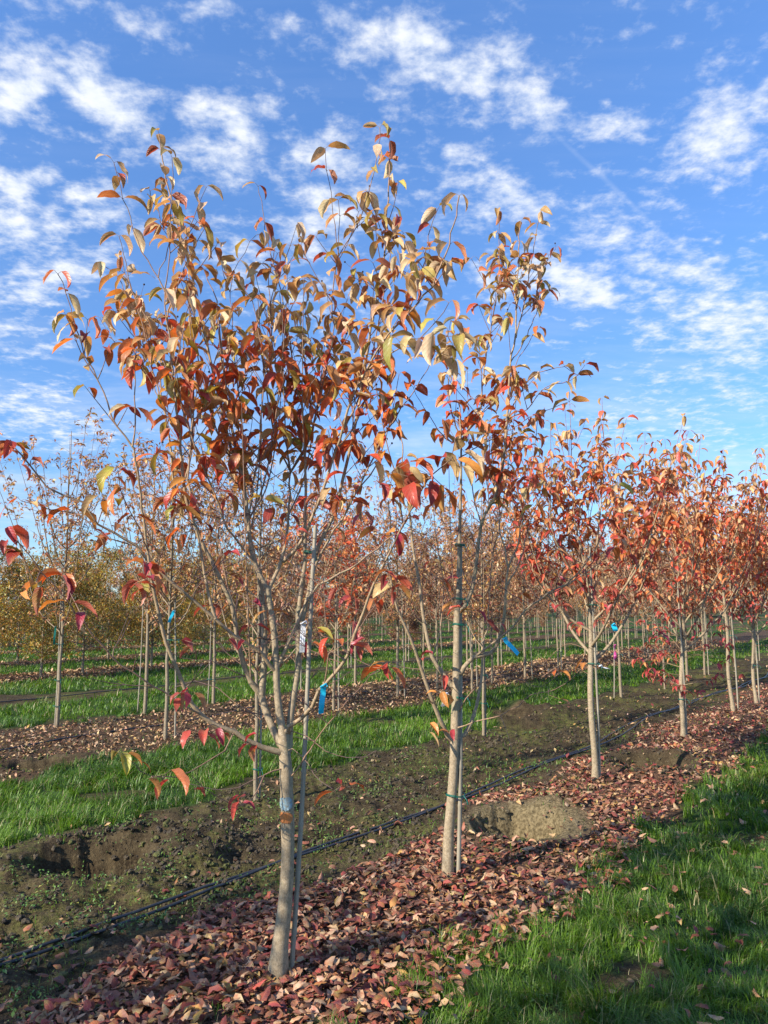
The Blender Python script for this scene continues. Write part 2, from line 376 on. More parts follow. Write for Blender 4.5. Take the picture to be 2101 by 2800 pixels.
# ------------------------------------------------------------------ materials
def new_mat(name):
    m = bpy.data.materials.new(name); m.use_nodes = True; T = NT(m.node_tree); T.n.clear()
    return m, T
def attr(T, name, vec=False):
    a = T.new('ShaderNodeAttribute', attribute_name=name); return a.outputs['Vector' if vec else 'Color']
def leaf_mat(name, back=(.50, .36, .22), backmix=.22, transl=.40, rough=.42, veins=True, spec=.5, blotch=.32):
    m, T = new_mat(name)
    col = attr(T, 'Col'); luv = attr(T, 'luv', True)
    sp = T.new('ShaderNodeSeparateXYZ'); T.l.new(luv, sp.inputs[0]); s, c, rn = sp.outputs
    geo = T.new('ShaderNodeNewGeometry'); pos = T.new('ShaderNodeTexCoord').outputs['Object']
    bl = T.ramp(T.noise(pos, 38, 3, .6), .42, .66)
    c1 = T.mix(T.m('MULTIPLY', bl, blotch), col, (.26, .05, .02))
    c1 = T.mix(T.m('MULTIPLY', T.ramp(T.noise(pos, 14, 2, .5), .5, .66), T.ramp(rn, .45, .8, 0, .55)), c1, (.50, .36, .07))
    edge = T.ramp(T.m('ABSOLUTE', c), .55, 1.0, 0, .5)
    c1 = T.mix(T.m("MULTIPLY", edge, T.ramp(rn, .2, .9)), c1, (.30, .10, .03)) if blotch > 0 else c1
    h = None
    if veins:
        cc = T.m('ABSOLUTE', c)
        ph = T.m('SUBTRACT', T.m('MULTIPLY', s, 6.5), T.m('MULTIPLY', cc, 1.9))
        v = T.m('ABSOLUTE', T.m('SUBTRACT', T.m('FRACT', ph), .5))
        vein = T.m('MAXIMUM', T.ramp(v, .12, .0), T.ramp(cc, .07, .0))
        c1 = T.mix(T.m('MULTIPLY', vein, .35), c1, T.mix(.5, c1, (.62, .42, .22)))
        h = T.m('SUBTRACT', T.m('MULTIPLY', T.noise(pos, 120, 2), .3), vein)
    c2 = T.mix(backmix, c1, back)
    cf = T.mix(geo.outputs['Backfacing'], c1, c2)
    p = T.new('ShaderNodeBsdfPrincipled'); T.l.new(cf, p.inputs['Base Color']); p.inputs['Roughness'].default_value = rough
    p.inputs['Specular IOR Level'].default_value = spec
    if h is not None:
        b = T.new('ShaderNodeBump'); b.inputs['Strength'].default_value = .5; b.inputs['Distance'].default_value = .002; T.l.new(h, b.inputs['Height']); T.l.new(b.outputs[0], p.inputs['Normal'])
    tr = T.new('ShaderNodeBsdfTranslucent'); T.l.new(T.mix(1.0, c1, (1.0, .72, .5), 'MULTIPLY'), tr.inputs['Color'])
    mx = T.new('ShaderNodeMixShader'); mx.inputs[0].default_value = transl
    T.l.new(p.outputs[0], mx.inputs[1]); T.l.new(tr.outputs[0], mx.inputs[2])
    o = T.new('ShaderNodeOutputMaterial'); T.l.new(mx.outputs[0], o.inputs[0])
    return m
M_LEAF = leaf_mat('dogwood_leaf'); M_LEAF_FAR = leaf_mat('small_leaf', veins=False, backmix=.3, blotch=.35)
M_LITTER = leaf_mat('fallen_leaf', back=(.34, .22, .13), backmix=.35, transl=.08, rough=.6, spec=.25, blotch=.65)
M_LITTER_FAR = leaf_mat('fallen_small_leaf', back=(.36, .25, .15), backmix=.3, transl=.05, rough=.65, veins=False, spec=.2)

def bark_mat():
    m, T = new_mat('grey_bark'); col = attr(T, 'Col'); luv = attr(T, 'luv', True); pos = T.new('ShaderNodeTexCoord').outputs['Object']
    n1 = T.noise(pos, 55, 5, .65); n2 = T.noise(T.vm('MULTIPLY', pos, (1, 1, .35)), 240, 3, .6); n3 = T.noise(pos, 9, 3, .5)
    f = T.m('ADD', T.m('MULTIPLY', n1, .55), T.m('MULTIPLY', n2, .45))
    dark = T.mix(1.0, col, (.55, .52, .46), 'MULTIPLY'); lite = T.mix(1.0, col, (1.32, 1.3, 1.28), 'MULTIPLY')
    c = T.mix(T.ramp(f, .36, .64), dark, lite)
    c = T.mix(T.ramp(n3, .58, .72, 0, .35), c, (.16, .18, .08))
    lent = T.ramp(T.noise(pos, 420, 1, .5), .64, .70, 0, .7)        # pale lenticels on the thick wood
    sp = T.new('ShaderNodeSeparateXYZ'); T.l.new(luv, sp.inputs[0])
    c = T.mix(T.m('MULTIPLY', lent, T.ramp(sp.outputs[2], .012, .022)), c, (.50, .45, .36))
    p = T.new('ShaderNodeBsdfPrincipled'); T.l.new(c, p.inputs['Base Color']); p.inputs['Roughness'].default_value = .72
    b = T.new('ShaderNodeBump'); b.inputs['Strength'].default_value = .5; b.inputs['Distance'].default_value = .003; T.l.new(f, b.inputs['Height']); T.l.new(b.outputs[0], p.inputs['Normal'])
    o = T.new('ShaderNodeOutputMaterial'); T.l.new(p.outputs[0], o.inputs[0]); return m
M_BARK = bark_mat()
def plain(name, col, rough=.6, spec=.3, noise=None, transl=0, bump=0, metallic=0):
    m, T = new_mat(name); pos = T.new('ShaderNodeTexCoord').outputs['Object']
    c = (*col, 1)
    p = T.new('ShaderNodeBsdfPrincipled')
    if noise:
        n = T.noise(T.vm('MULTIPLY', pos, noise[3] if len(noise) > 3 else (1, 1, 1)), noise[0], 4, .6)
        T.l.new(T.mix(T.ramp(n, .35, .65), col, noise[1]), p.inputs['Base Color'])
        if bump:
            b = T.new('ShaderNodeBump'); b.inputs['Strength'].default_value = bump; b.inputs['Distance'].default_value = .003; T.l.new(n, b.inputs['Height']); T.l.new(b.outputs[0], p.inputs['Normal'])
    else: p.inputs['Base Color'].default_value = c
    p.inputs['Roughness'].default_value = rough; p.inputs['Specular IOR Level'].default_value = spec
    o = T.new('ShaderNodeOutputMaterial')
    if transl:
        tr = T.new('ShaderNodeBsdfTranslucent'); tr.inputs['Color'].default_value = c; mx = T.new('ShaderNodeMixShader'); mx.inputs[0].default_value = transl
        T.l.new(p.outputs[0], mx.inputs[1]); T.l.new(tr.outputs[0], mx.inputs[2]); T.l.new(mx.outputs[0], o.inputs[0])
    else: T.l.new(p.outputs[0], o.inputs[0])
    return m
M_BAMBOO = plain('weathered_bamboo', (.28, .24, .175), .6, .3, (30, (.18, .15, .105), 0, (1, 1, .08)), bump=.3)
M_TAPE = plain('green_tie_tape', (.0, .11, .075), .4, .5, transl=.15)
M_BLUE = plain('blue_flagging', (.02, .50, .68), .35, .5, transl=.3)
M_PINK = plain('pink_flagging', (.45, .05, .22), .4, .5, transl=.3)
M_PIPE = plain('black_pipe', (.018, .020, .024), .38, .5, (14, (.05, .045, .04)))
M_TAG = plain('white_label', (.52, .52, .53), .45, .4)
M_INK = plain('label_ink', (.05, .05, .06), .6, .2)
M_PAINT_B = plain('blue_paint', (.19, .30, .36), .8, .15, (90, (.17, .16, .12)))
M_PAINT_O = plain('orange_paint', (.55, .17, .04), .8, .15, (90, (.36, .15, .06)))

def ground_mat():
    m, T = new_mat('nursery_ground'); pos = T.new('ShaderNodeTexCoord').outputs['Object']
    mk = attr(T, 'Col'); sp = T.new('ShaderNodeSeparateColor'); T.l.new(mk, sp.inputs[0]); g, l, ms = sp.outputs
    na = T.noise(pos, 1.1, 4, .6); nb = T.noise(pos, 7, 6, .65); nc = T.noise(pos, 45, 4, .65); nd = T.noise(pos, 160, 3, .6)
    soil = T.mix(T.ramp(nb, .35, .65), (.024, .016, .009), (.072, .052, .027))
    soil = T.mix(T.ramp(nc, .5, .7, 0, .6), soil, (.125, .095, .05))
    mo = T.mix(T.ramp(nc, .35, .65), (.075, .080, .018), (.16, .17, .035))
    soil = T.mix(T.m('MULTIPLY', ms, T.ramp(T.noise(pos, 16, 5, .7), .40, .60, 0, .85)), soil, mo)
    soil = T.mix(T.ramp(ms, -.1, -.8), soil, T.mix(T.ramp(nc, .38, .62), (.075, .056, .028), (.20, .152, .08)))
    lit = T.mix(T.ramp(nc, .42, .6), (.035, .020, .014), (.13, .065, .04))
    lit = T.mix(T.ramp(nd, .5, .66), lit, (.20, .12, .07))
    gr = T.mix(T.ramp(nc, .4, .65), (.018, .034, .008), (.040, .085, .016))
    gr = T.mix(T.ramp(na, .45, .65, 0, .5), gr, (.05, .08, .02))
    c = T.mix(l, soil, lit); c = T.mix(g, c, gr)
    p = T.new('ShaderNodeBsdfPrincipled'); T.l.new(c, p.inputs['Base Color']); p.inputs['Roughness'].default_value = .95; p.inputs['Specular IOR Level'].default_value = .1
    hh = T.m('ADD', T.m('MULTIPLY', nb, .5), T.m('ADD', T.m('MULTIPLY', nc, .35), T.m('MULTIPLY', nd, .15)))
    b = T.new('ShaderNodeBump'); b.inputs['Strength'].default_value = .9; b.inputs['Distance'].default_value = .05; T.l.new(hh, b.inputs['Height']); T.l.new(b.outputs[0], p.inputs['Normal'])
    o = T.new('ShaderNodeOutputMaterial'); T.l.new(p.outputs[0], o.inputs[0]); return m
M_GROUND = ground_mat()
def grass_mat():
    m, T = new_mat('grass_blade'); col = attr(T, 'Col')
    p = T.new('ShaderNodeBsdfPrincipled'); T.l.new(col, p.inputs['Base Color']); p.inputs['Roughness'].default_value = .45; p.inputs['Specular IOR Level'].default_value = .35
    tr = T.new('ShaderNodeBsdfTranslucent'); T.l.new(T.mix(1.0, col, (1.1, 1.25, .5), 'MULTIPLY'), tr.inputs[0]); mx = T.new('ShaderNodeMixShader'); mx.inputs[0].default_value = .35
    T.l.new(p.outputs[0], mx.inputs[1]); T.l.new(tr.outputs[0], mx.inputs[2])
    o = T.new('ShaderNodeOutputMaterial'); T.l.new(mx.outputs[0], o.inputs[0]); return m
M_GRASS = grass_mat()
def clod_mat():
    m, T = new_mat('soil_clod'); col = attr(T, 'Col'); pos = T.new('ShaderNodeTexCoord').outputs['Object']
    n = T.noise(pos, 110, 4, .6)
    p = T.new('ShaderNodeBsdfPrincipled'); T.l.new(T.mix(T.ramp(n, .35, .65), T.mix(1.0, col, (.6, .6, .6), 'MULTIPLY'), col), p.inputs['Base Color']); p.inputs['Roughness'].default_value = .95
    b = T.new('ShaderNodeBump'); b.inputs['Strength'].default_value = .8; b.inputs['Distance'].default_value = .01; T.l.new(n, b.inputs['Height']); T.l.new(b.outputs[0], p.inputs['Normal'])
    o = T.new('ShaderNodeOutputMaterial'); T.l.new(p.outputs[0], o.inputs[0]); return m
M_CLOD = clod_mat()

# ------------------------------------------------------------------ the ground: one sheet to the horizon
def build_ground():
    rr = [0.0]; r = .25
    while r < 2500:
        rr.append(r); k = .011 if 2.4 < r < 11 else (.018 if r < 60 else .06); r *= 1 + k
    rr = np.array(rr[1:])
    front = np.linspace(-R(42), R(42), 860); back = np.linspace(R(42), 2 * np.pi - R(42), 160)[1:-1]
    a = np.concatenate([front, back]); na = len(a)
    X = rr[:, None] * np.sin(a)[None]; Y = rr[:, None] * np.cos(a)[None]
    Z = H(X, Y)
    g, l, ms = masks(X, Y)
    V = np.stack([X, Y, Z], -1).reshape(-1, 3); V = np.vstack([V, [[0, 0, on_ground(0, 0)]]])
    i = np.arange(len(rr) - 1)[:, None] * na; j = np.arange(na)[None]; k = (j + 1) % na
    Q = np.stack([i + j, i + na + j, i + na + k, i + k], -1).reshape(-1, 4)
    jj = np.arange(na); Tr = np.stack([jj, (jj + 1) % na, np.full(na, len(V) - 1)], -1)
    col = np.vstack([np.stack([g, l, ms], -1).reshape(-1, 3), [[1, 0, 0]]])
    me = mesh_np('ground', V, Q[:, ::-1], Tr, M_GROUND, col)
    tag(link('ground', me), kind='structure')
build_ground()

def scatter_polar(n, r0, r1, power, seed, amax=40):
    r = rs(seed); u = r.rand(n); e = 1 - power + 1
    rad = (r0 ** e + u * (r1 ** e - r0 ** e)) ** (1 / e) if abs(e) > 1e-6 else r0 * (r1 / r0) ** u
    a = r.uniform(-R(amax), R(amax), n)
    return rad * np.sin(a), rad * np.cos(a), rad

# ------------------------------------------------------------------ grass
def build_grass():
    r = rs(77)
    parts = []
    for (n, r0, r1, pw, sd) in ((480000, 1.9, 9.0, 1.7, 1), (330000, 8.0, 30, 1.9, 2), (90000, 28, 75, 2.0, 3)):
        x, y, rad = scatter_polar(n, r0, r1, pw, sd)
        g, l, ms = masks(x, y)
        s, t = st(x, y)
        clump = fbm(x * 7, y * 7, 61, 3)
        keep = (g > .5) & (r.rand(n) < .14 + 1.5 * sstep(.36, .60, clump))
        stray = (g <= .5) & (r.rand(n) < .012 + .07 * sstep(.55, .75, fbm(x * 2.3, y * 2.3, 88)) * (t < 12)) & (rad > 3)
        k = keep | stray; parts.append((x[k], y[k], rad[k], clump[k], stray[k]))
    x, y, rad, clump, stray = [np.concatenate(z) for z in zip(*parts)]
    n = len(x)
    tuft = vnoise(x * 2.4, y * 2.4, 91)
    L = (.035 + .105 * r.rand(n) ** 1.3) * (.35 + 1.25 * clump) * (.75 + .6 * tuft); L[stray] *= .45
    w = (.0011 + .0011 * r.rand(n)) * np.clip(rad / 4.0, .9, 9)
    az0 = vnoise(x * 5, y * 5, 93) * 12; az = az0 + r.normal(0, 1.0, n)
    lean = r.uniform(.35, 1.35, n)
    z = H(x, y) - .004
    D = np.stack([np.cos(az), np.sin(az)], -1); S = np.stack([-D[:, 1], D[:, 0]], -1)
    V = np.zeros((n, 7, 3)); base = np.stack([x, y, z], -1)
    for i, f in enumerate((0, .38, .72)):
        hx = (lean * f ** 1.8 * .75) * L; hz = L * (f - .35 * lean * f ** 2.2); wf = w * (1, .9, .62)[i]
        for q, sg in enumerate((-1, 1)):
            V[:, i * 2 + q, :2] = base[:, :2] + D * hx[:, None] + S * (wf * sg)[:, None]; V[:, i * 2 + q, 2] = base[:, 2] + hz
    V[:, 6, :2] = base[:, :2] + D * (lean * .8 * L)[:, None]; V[:, 6, 2] = base[:, 2] + L * (1 - .42 * lean)
    o = np.arange(n)[:, None] * 7
    Q = np.vstack([o + np.array([[0, 1, 3, 2]]), o + np.array([[2, 3, 5, 4]])]); Tr = o + np.array([[4, 5, 6]])
    c0 = np.array([.040, .090, .010]); c1 = np.array([.135, .235, .018]); c2 = np.array([.24, .28, .05]); 
    k = np.clip(r.rand(n) * .8 + (fbm(x * 1.6, y * 1.6, 97) - .45) * 1.5, 0, 1)[:, None]
    C = c0 + (c1 - c0) * k; dry = (r.rand(n) < .085)[:, None]; C = np.where(dry, np.array([.30, .25, .12]), C)
    yel = (sstep(.6, .75, fbm(x * .5, y * .5, 99)) * (r.rand(n) < .6))[:, None]; C = C + (c2 - C) * yel * .45
    me = mesh_np('grass', V.reshape(-1, 3), Q, Tr, M_GRASS, np.repeat(C, 7, 0))
    tag(link('grass', me), 'rough green grass strips between the rows of trees', 'grass', kind='stuff')
build_grass()

# ------------------------------------------------------------------ leaf litter
def litter_cols(n, r, kind):
    pal = {'red': [((.15, .035, .034), 2.6), ((.26, .045, .04), 2), ((.23, .10, .065), 3.4), ((.42, .28, .165), 5.0), ((.11, .055, .035), 4.4), ((.30, .09, .04), .6), ((.085, .02, .028), 2.2)],
           'tan': [((.36, .24, .13), 3), ((.46, .33, .19), 3), ((.24, .13, .07), 2), ((.30, .17, .08), 2), ((.14, .08, .05), 2)]}[kind]
    p = np.array([w for _, w in pal]); c = np.array([c for c, _ in pal])
    k = r.choice(len(pal), n, p=p / p.sum())
    return np.clip(c[k] * r.uniform(.75, 1.2, (n, 1)) * (1 + r.normal(0, .05, (n, 3))), .01, 1)
def build_litter():
    r = rs(5)
    x, y, rad = scatter_polar(185000, 2.0, 24, 1.55, 11)
    g, l, ms = masks(x, y); s, t = st(x, y)
    band = (t < 3.9) & (t > .2)
    dens = sstep(.34, .56, fbm(x * 2.2, y * 2.2, 44)) * .65 + .50
    keep = band & (((l > .5) & (r.rand(len(x)) < dens)) | ((r.rand(len(x)) < .035) & (t > 1.6)) | ((t <= 1.75) & (t > .3) & (r.rand(len(x)) < .022)))
    x, y, rad, t, g = x[keep], y[keep], rad[keep], t[keep], g[keep]
    # the fraction kept shrinks with the leaves already lying there, so that near ground is covered about twice
    n = len(x); size = np.where(r.rand(n) < .3, r.uniform(.016, .036, n), r.uniform(.040, .074, n))
    z = H(x, y) + r.uniform(.002, .030, n) + (g > .5) * r.uniform(.02, .06, n)
    col = litter_cols(n, r, 'red')
    near = rad < 8
    for nm, sel, ts, m in (('fallen_leaves', near, TS_LITTER, M_LITTER), ('fallen_leaves', ~near, TS_LITTER2, M_LITTER_FAR)):
        k = sel.sum()
        me = leaves_mesh(nm, ts, np.stack([x[sel], y[sel], z[sel]], -1), r.uniform(0, 6.28, k), size[sel] * (1 if ts is TS_LITTER else 1.15), col[sel], m, 6, r.normal(0, .24, k), r.normal(0, .28, k) + (r.rand(k) < .4) * math.pi)
        tag(link('fallen_leaves', me), 'fallen crimson and tan leaves lying under the dogwood row' if ts is TS_LITTER else 'smaller looking fallen leaves under the far end of the dogwood row', 'leaf litter', kind='stuff')
    print('litter', n, near.sum())
    x, y, rad = scatter_polar(160000, 6.0, 40, 1.6, 12)
    g, l, ms = masks(x, y); s, t = st(x, y)
    keep = (l > .35) & (t > 6.9) & (r.rand(len(x)) < .75) | ((t > 3.4) & (t < 5.2) & (r.rand(len(x)) < .03))
    x, y, rad = x[keep], y[keep], rad[keep]; n = len(x)
    me = leaves_mesh('fallen_leaves', TS_LITTER2, np.stack([x, y, H(x, y) + r.uniform(.003, .02, n)], -1), r.uniform(0, 6.28, n), r.uniform(.03, .055, n) * np.clip(rad / 9, 1, 2.2), litter_cols(n, r, 'tan'), M_LITTER_FAR, 8, r.normal(0, .35, n), r.normal(0, .35, n))
    tag(link('fallen_leaves', me), 'dry tan and brown fallen leaves beyond the first grass strip', 'leaf litter', kind='stuff')
    print('litter2', n)
build_litter()

def build_clods():
    r = rs(15)
    bm_v = np.array(Ico_V); bm_f = np.array(Ico_F)
    x, y, rad = scatter_polar(120000, 2.6, 16, 1.5, 21)
    g, l, ms = masks(x, y); s, t = st(x, y)
    holes = np.zeros(len(x), bool)
    for (hx, hy, rx, ry, dp, rim) in HOLES: holes |= (np.hypot((x - hx) / rx, (y - hy) / ry) < 1.9)
    k = (g < .4) & ((ms > -.1) | (np.arange(len(x)) % 4 == 0)) & (((t > 2.75) & (t < 5.2)) | holes | ((t > 7.2) & (t < 10))) & (r.rand(len(x)) < .25 + .9 * sstep(.45, .62, fbm(x * 2.1, y * 2.1, 47)))
    x, y, rad = x[k][:34000], y[k][:34000], rad[k][:34000]; n = len(x)
    size = .003 + .016 * r.rand(n) ** 3.2
    sc = size[:, None] * r.uniform(.7, 1.3, (n, 3)) * np.array([1, 1, .75])
    jit = 1 + r.uniform(-.32, .32, (n, len(bm_v), 1))
    V = bm_v[None] * jit * sc[:, None]; M = rotm(r.uniform(0, 6.28, n), r.uniform(-1, 1, n), r.uniform(-1, 1, n))
    V = np.einsum('nij,nvj->nvi', M, V) + np.stack([x, y, H(x, y) + size * .35], -1)[:, None]
    F = (bm_f[None] + (np.arange(n) * len(bm_v))[:, None, None]).reshape(-1, 3)
    a = np.array([.034, .023, .013]); b = np.array([.10, .073, .038]); mo = np.array([.085, .085, .018])
    C = a + (b - a) * r.rand(n, 1); C = np.where((r.rand(n) < .22)[:, None], mo, C); C = np.where((masks(x, y)[2] < -.2)[:, None], np.array([.16, .12, .062]), C)
    me = mesh_np('soil_clods', V.reshape(-1, 3), None, F, M_CLOD, np.repeat(C, len(bm_v), 0), smooth=False)
    tag(link('soil_clods', me), 'crumbly brown clods of soil between the tree rows', 'soil', kind='stuff')
def build_weeds():
    r = rs(66); x, y, rad = scatter_polar(5200, 2.2, 11, 1.4, 31); g, l, ms = masks(x, y); s, t = st(x, y)
    k = (fbm(x * 2.1, y * 2.1, 301) > .56) & (t < 5.2) & (l < .5); x, y = x[k], y[k]
    m = 9; x = np.repeat(x, m) + r.normal(0, .03, len(x) * m); y = np.repeat(y, m) + r.normal(0, .03, len(y) * m); n = len(x)
    c = np.array([.05, .14, .025]) + (np.array([.16, .27, .05]) - np.array([.05, .14, .025])) * r.rand(n, 1)
    me = leaves_mesh('clover', TS_LITTER2, np.stack([x, y, H(x, y) + r.uniform(.008, .045, n)], -1), r.uniform(0, 6.28, n), r.uniform(.012, .026, n), c, M_WEED, 67, r.normal(0, .3, n), r.normal(0, .3, n))
    tag(link('clover', me), 'small round leaved weeds and clover in the grass and on the soil', 'weeds', kind='stuff')
M_WEED = leaf_mat('weed_leaf', back=(.12, .2, .05), backmix=.3, transl=.3, rough=.5, veins=False, blotch=.0)
build_weeds()
ph = (1 + 5 ** .5) / 2
iv = [(-1, ph, 0), (1, ph, 0), (-1, -ph, 0), (1, -ph, 0), (0, -1, ph), (0, 1, ph), (0, -1, -ph), (0, 1, -ph), (ph, 0, -1), (ph, 0, 1), (-ph, 0, -1), (-ph, 0, 1)]
iff = [(0, 11, 5), (0, 5, 1), (0, 1, 7), (0, 7, 10), (0, 10, 11), (1, 5, 9), (5, 11, 4), (11, 10, 2), (10, 7, 6), (7, 1, 8), (3, 9, 4), (3, 4, 2), (3, 2, 6), (3, 6, 8), (3, 8, 9), (4, 9, 5), (2, 4, 11), (6, 2, 10), (8, 6, 7), (9, 8, 1)]
Ico_V = [tuple(np.array(v) / np.linalg.norm(v)) for v in iv]; Ico_F = iff
def subdiv():
    global Ico_V, Ico_F
    V = [np.array(v) for v in Ico_V]; cache = {}; F = []
    def mid(a, b):
        k = (min(a, b), max(a, b))
        if k not in cache: m_ = V[a] + V[b]; V.append(m_ / np.linalg.norm(m_)); cache[k] = len(V) - 1
        return cache[k]
    for a, b, c in Ico_F:
        ab, bc, ca = mid(a, b), mid(b, c), mid(c, a); F += [(a, ab, ca), (b, bc, ab), (c, ca, bc), (ab, bc, ca)]
    Ico_V = [tuple(v) for v in V]; Ico_F = F
subdiv()
build_clods()

# ------------------------------------------------------------------ dogwood twigs and leaves
PAL = {
    'top':  [((0.72, 0.55, 0.31), 5), ((0.546, 0.338, 0.130), 3), ((0.572, 0.195, 0.078), 2), ((0.468, 0.390, 0.078), 1.6), ((0.442, 0.065, 0.039), .8)],  # golden upper leaves; the cream and tan also paint in sun gloss
    'mid':  [((.68, .15, .025), 4.5), ((.60, .07, .03), 3), ((.68, .28, .05), 3.4), ((.62, .42, .18), 1.6), ((.40, .04, .03), 2), ((.40, .36, .05), 1.2)],
    'low':  [((0.442, 0.039, 0.052), 4), ((0.546, 0.078, 0.052), 3), ((0.351, 0.026, 0.058), 2.4), ((0.572, 0.221, 0.078), 1.4)],
    'red':  [((.66, .10, .035), 4.5), ((.70, .22, .06), 4), ((.68, .36, .16), 3), ((.46, .05, .035), 2.6), ((.62, .44, .22), 1.2)],
    'tan':  [((.70, .46, .22), 4), ((.68, .30, .10), 4), ((.60, .12, .05), 3), ((.66, .38, .12), 3)],
    'whip': [((.62, .38, .17), 4), ((.50, .20, .08), 3), ((.34, .11, .06), 2), ((.60, .40, .10), 2.4)],
    'gold': [((.52, .34, .03), 4), ((.28, .28, .03), 4), ((.54, .25, .04), 2), ((.10, .13, .02), 3.6)],
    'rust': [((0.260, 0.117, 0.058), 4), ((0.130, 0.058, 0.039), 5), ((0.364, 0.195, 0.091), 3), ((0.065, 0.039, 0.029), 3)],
    'pinkred': [((.46, .19, .11), 3), ((.54, .33, .19), 4), ((.34, .10, .06), 1.6), ((.56, .40, .24), 4)],
    'green': [((0.065, 0.111, 0.026), 4), ((0.117, 0.143, 0.033), 3), ((0.046, 0.078, 0.023), 4), ((0.182, 0.156, 0.039), 1)],
}
def pal_pick(r, name):
    p = PAL[name]; w = np.array([a for _, a in p]); c = p[r.choice(len(p), p=w / w.sum())][0]
    return np.clip(np.array(c) * r.uniform(.8, 1.2) * (1 + r.normal(0, .04, 3)), .01, 1)

class Tree:
    """collects the wood (limb by limb) and the leaves of one dogwood"""
    def __init__(s, seed, zones, size=.106, dens=1.0, zleaf=1.9, zmid=2.6):
        s.r = rs(seed); s.limbs = []; s.P = []; s.A = []; s.S = []; s.C = []; s.zones = zones; s.size = size; s.dens = dens; s.zleaf = zleaf; s.fruit = Tubes(); s.nf = 0
        s.limb3 = {}; s.ctr = None
    def color(s, z):
        zs = z + s.r.normal(0, .22)
        for lim, nm in s.zones:
            if zs < lim: return pal_pick(s.r, nm)
        return pal_pick(s.r, s.zones[-1][1])
    def leaf(s, p, az, k=1.0):
        s.P.append(p); s.A.append(az); s.S.append(s.size * k * s.r.uniform(.72, 1.22)); s.C.append(s.color(p[2]))
    def pair(s, tb, p, az, k=1.0):
        for a in (az, az + math.pi):
            a = a + s.r.normal(0, .35); L = s.r.uniform(.008, .016)
            q = p + np.array([math.cos(a) * L, math.sin(a) * L, L * .9])
            tb.add([p, q], [.0011, .0008], 3, col=BARK_THIN)
            s.leaf(q, a, k)
    def shoot(s, tb, p, d, ln, r0=.0028, k=1.0, leafp=.9, whorl=0):
        r = s.r; d = d / np.linalg.norm(d); pts = [p]; n = max(3, int(ln / .05)); cur = p.copy(); dd = d.copy()
        for i in range(n):
            dd = dd + np.array([r.normal(0, .05), r.normal(0, .05), .05 + r.normal(0, .03)]); dd /= np.linalg.norm(dd); cur = cur + dd * ln / n; pts.append(cur.copy())
        rad = np.linspace(r0, .0012, len(pts)); tb.add(pts, rad, 5)
        az = r.uniform(0, 6.28); pts = np.array(pts)
        nodes = np.arange(len(pts) - 1, 0, -2)
        for j, i in enumerate(nodes):
            if j == 0 or r.rand() < leafp * .62: s.pair(tb, pts[i], az, k * (1.05 if j else .92))
            az += math.pi / 2 + r.normal(0, .2)
        if whorl:
            for a in np.linspace(0, 6.28, whorl, endpoint=False): s.leaf(pts[-1] + np.array([0, 0, .002]), a + r.normal(0, .3), k)
        if r.rand() < .16:      # a little round fruit on its stalk
            q = pts[-1] + np.array([r.normal(0, .02), r.normal(0, .02), r.uniform(.04, .07)])
            tb.add([pts[-1], q], [.0009, .0008], 3, col=BARK_TIP); tb.ball(q, .0055, (.03, .012, .018))
        return pts[-1]
    def bare(s, tb, p, d, ln):
        r = s.r; d = d / np.linalg.norm(d); c = p.copy(); pts = [p]; n = max(3, int(ln / .05))
        for i in range(n):
            d = d + np.array([r.normal(0, .09), r.normal(0, .09), .06]); d /= np.linalg.norm(d); c = c + d * ln / n; pts.append(c.copy())
        tb.add(pts, np.linspace(.0021, .0011, len(pts)), 4)
        if ln > .2:
            for k in (-1, 1): tb.add([pts[n // 2], pts[n // 2] + (d + np.cross(d, [k, 0, .4]) * .6) * ln * .3], [.0014, .001], 3)
        if r.rand() < .22: s.pair(tb, pts[-1], r.uniform(0, 6.28), .85)
    def dress(s, tb, P, rad, z0, dens, k=1.0, side=True):
        """leaf pairs towards the tip of a limb, side shoots below"""
        r = s.r; seg = np.concatenate([[0], np.cumsum(np.linalg.norm(np.diff(P, axis=0), axis=1))]); tot = seg[-1]
        pos = tot; az = r.uniform(0, 6.28); first = True
        while pos > .05:
            i = min(np.searchsorted(seg, pos), len(P) - 1); p = P[i]
            if p[2] < z0:
                if p[2] < .95: break
                if r.rand() < .85:
                    a = r.uniform(0, 6.28); s.bare(tb, p, np.array([math.cos(a), math.sin(a), r.uniform(-.1, .8)]), r.uniform(.08, .42))
                pos -= r.uniform(.07, .14); continue
            t = P[i] - P[max(0, i - 1)]; t /= np.linalg.norm(t) + 1e-9
            fromtip = tot - pos
            if fromtip < .42 or not side:
                if first or r.rand() < min(1.0, .9 * dens): s.pair(tb, p, az, k)
                if fromtip > .15 and r.rand() < .35 * dens: s.pair(tb, p, az + 1.2, k * .9)
            else:
                for a in (az, az + math.pi):
                    if r.rand() < .55 * dens:
                        out = np.array([math.cos(a), math.sin(a), 0]); d = out * r.uniform(.5, .95) + np.array([0, 0, r.uniform(.35, .9)]) + t * .3
                        ln = r.uniform(.07, .34) * min(1, .35 + fromtip)
                        s.shoot(tb, p, d, ln, .0026, k, .9, r.choice([0, 0, 0, 2, 3]))
            first = False; az += math.pi / 2 + r.normal(0, .25); pos -= r.uniform(.10, .16) if fromtip < .4 else r.uniform(.07, .12)

def smooth_limb(P, rad, step=.05):
    P = np.asarray(P, float); Q = catmull(P, step)
    seg = np.concatenate([[0], np.cumsum(np.linalg.norm(np.diff(Q, axis=0), axis=1))]); return Q, seg / seg[-1]

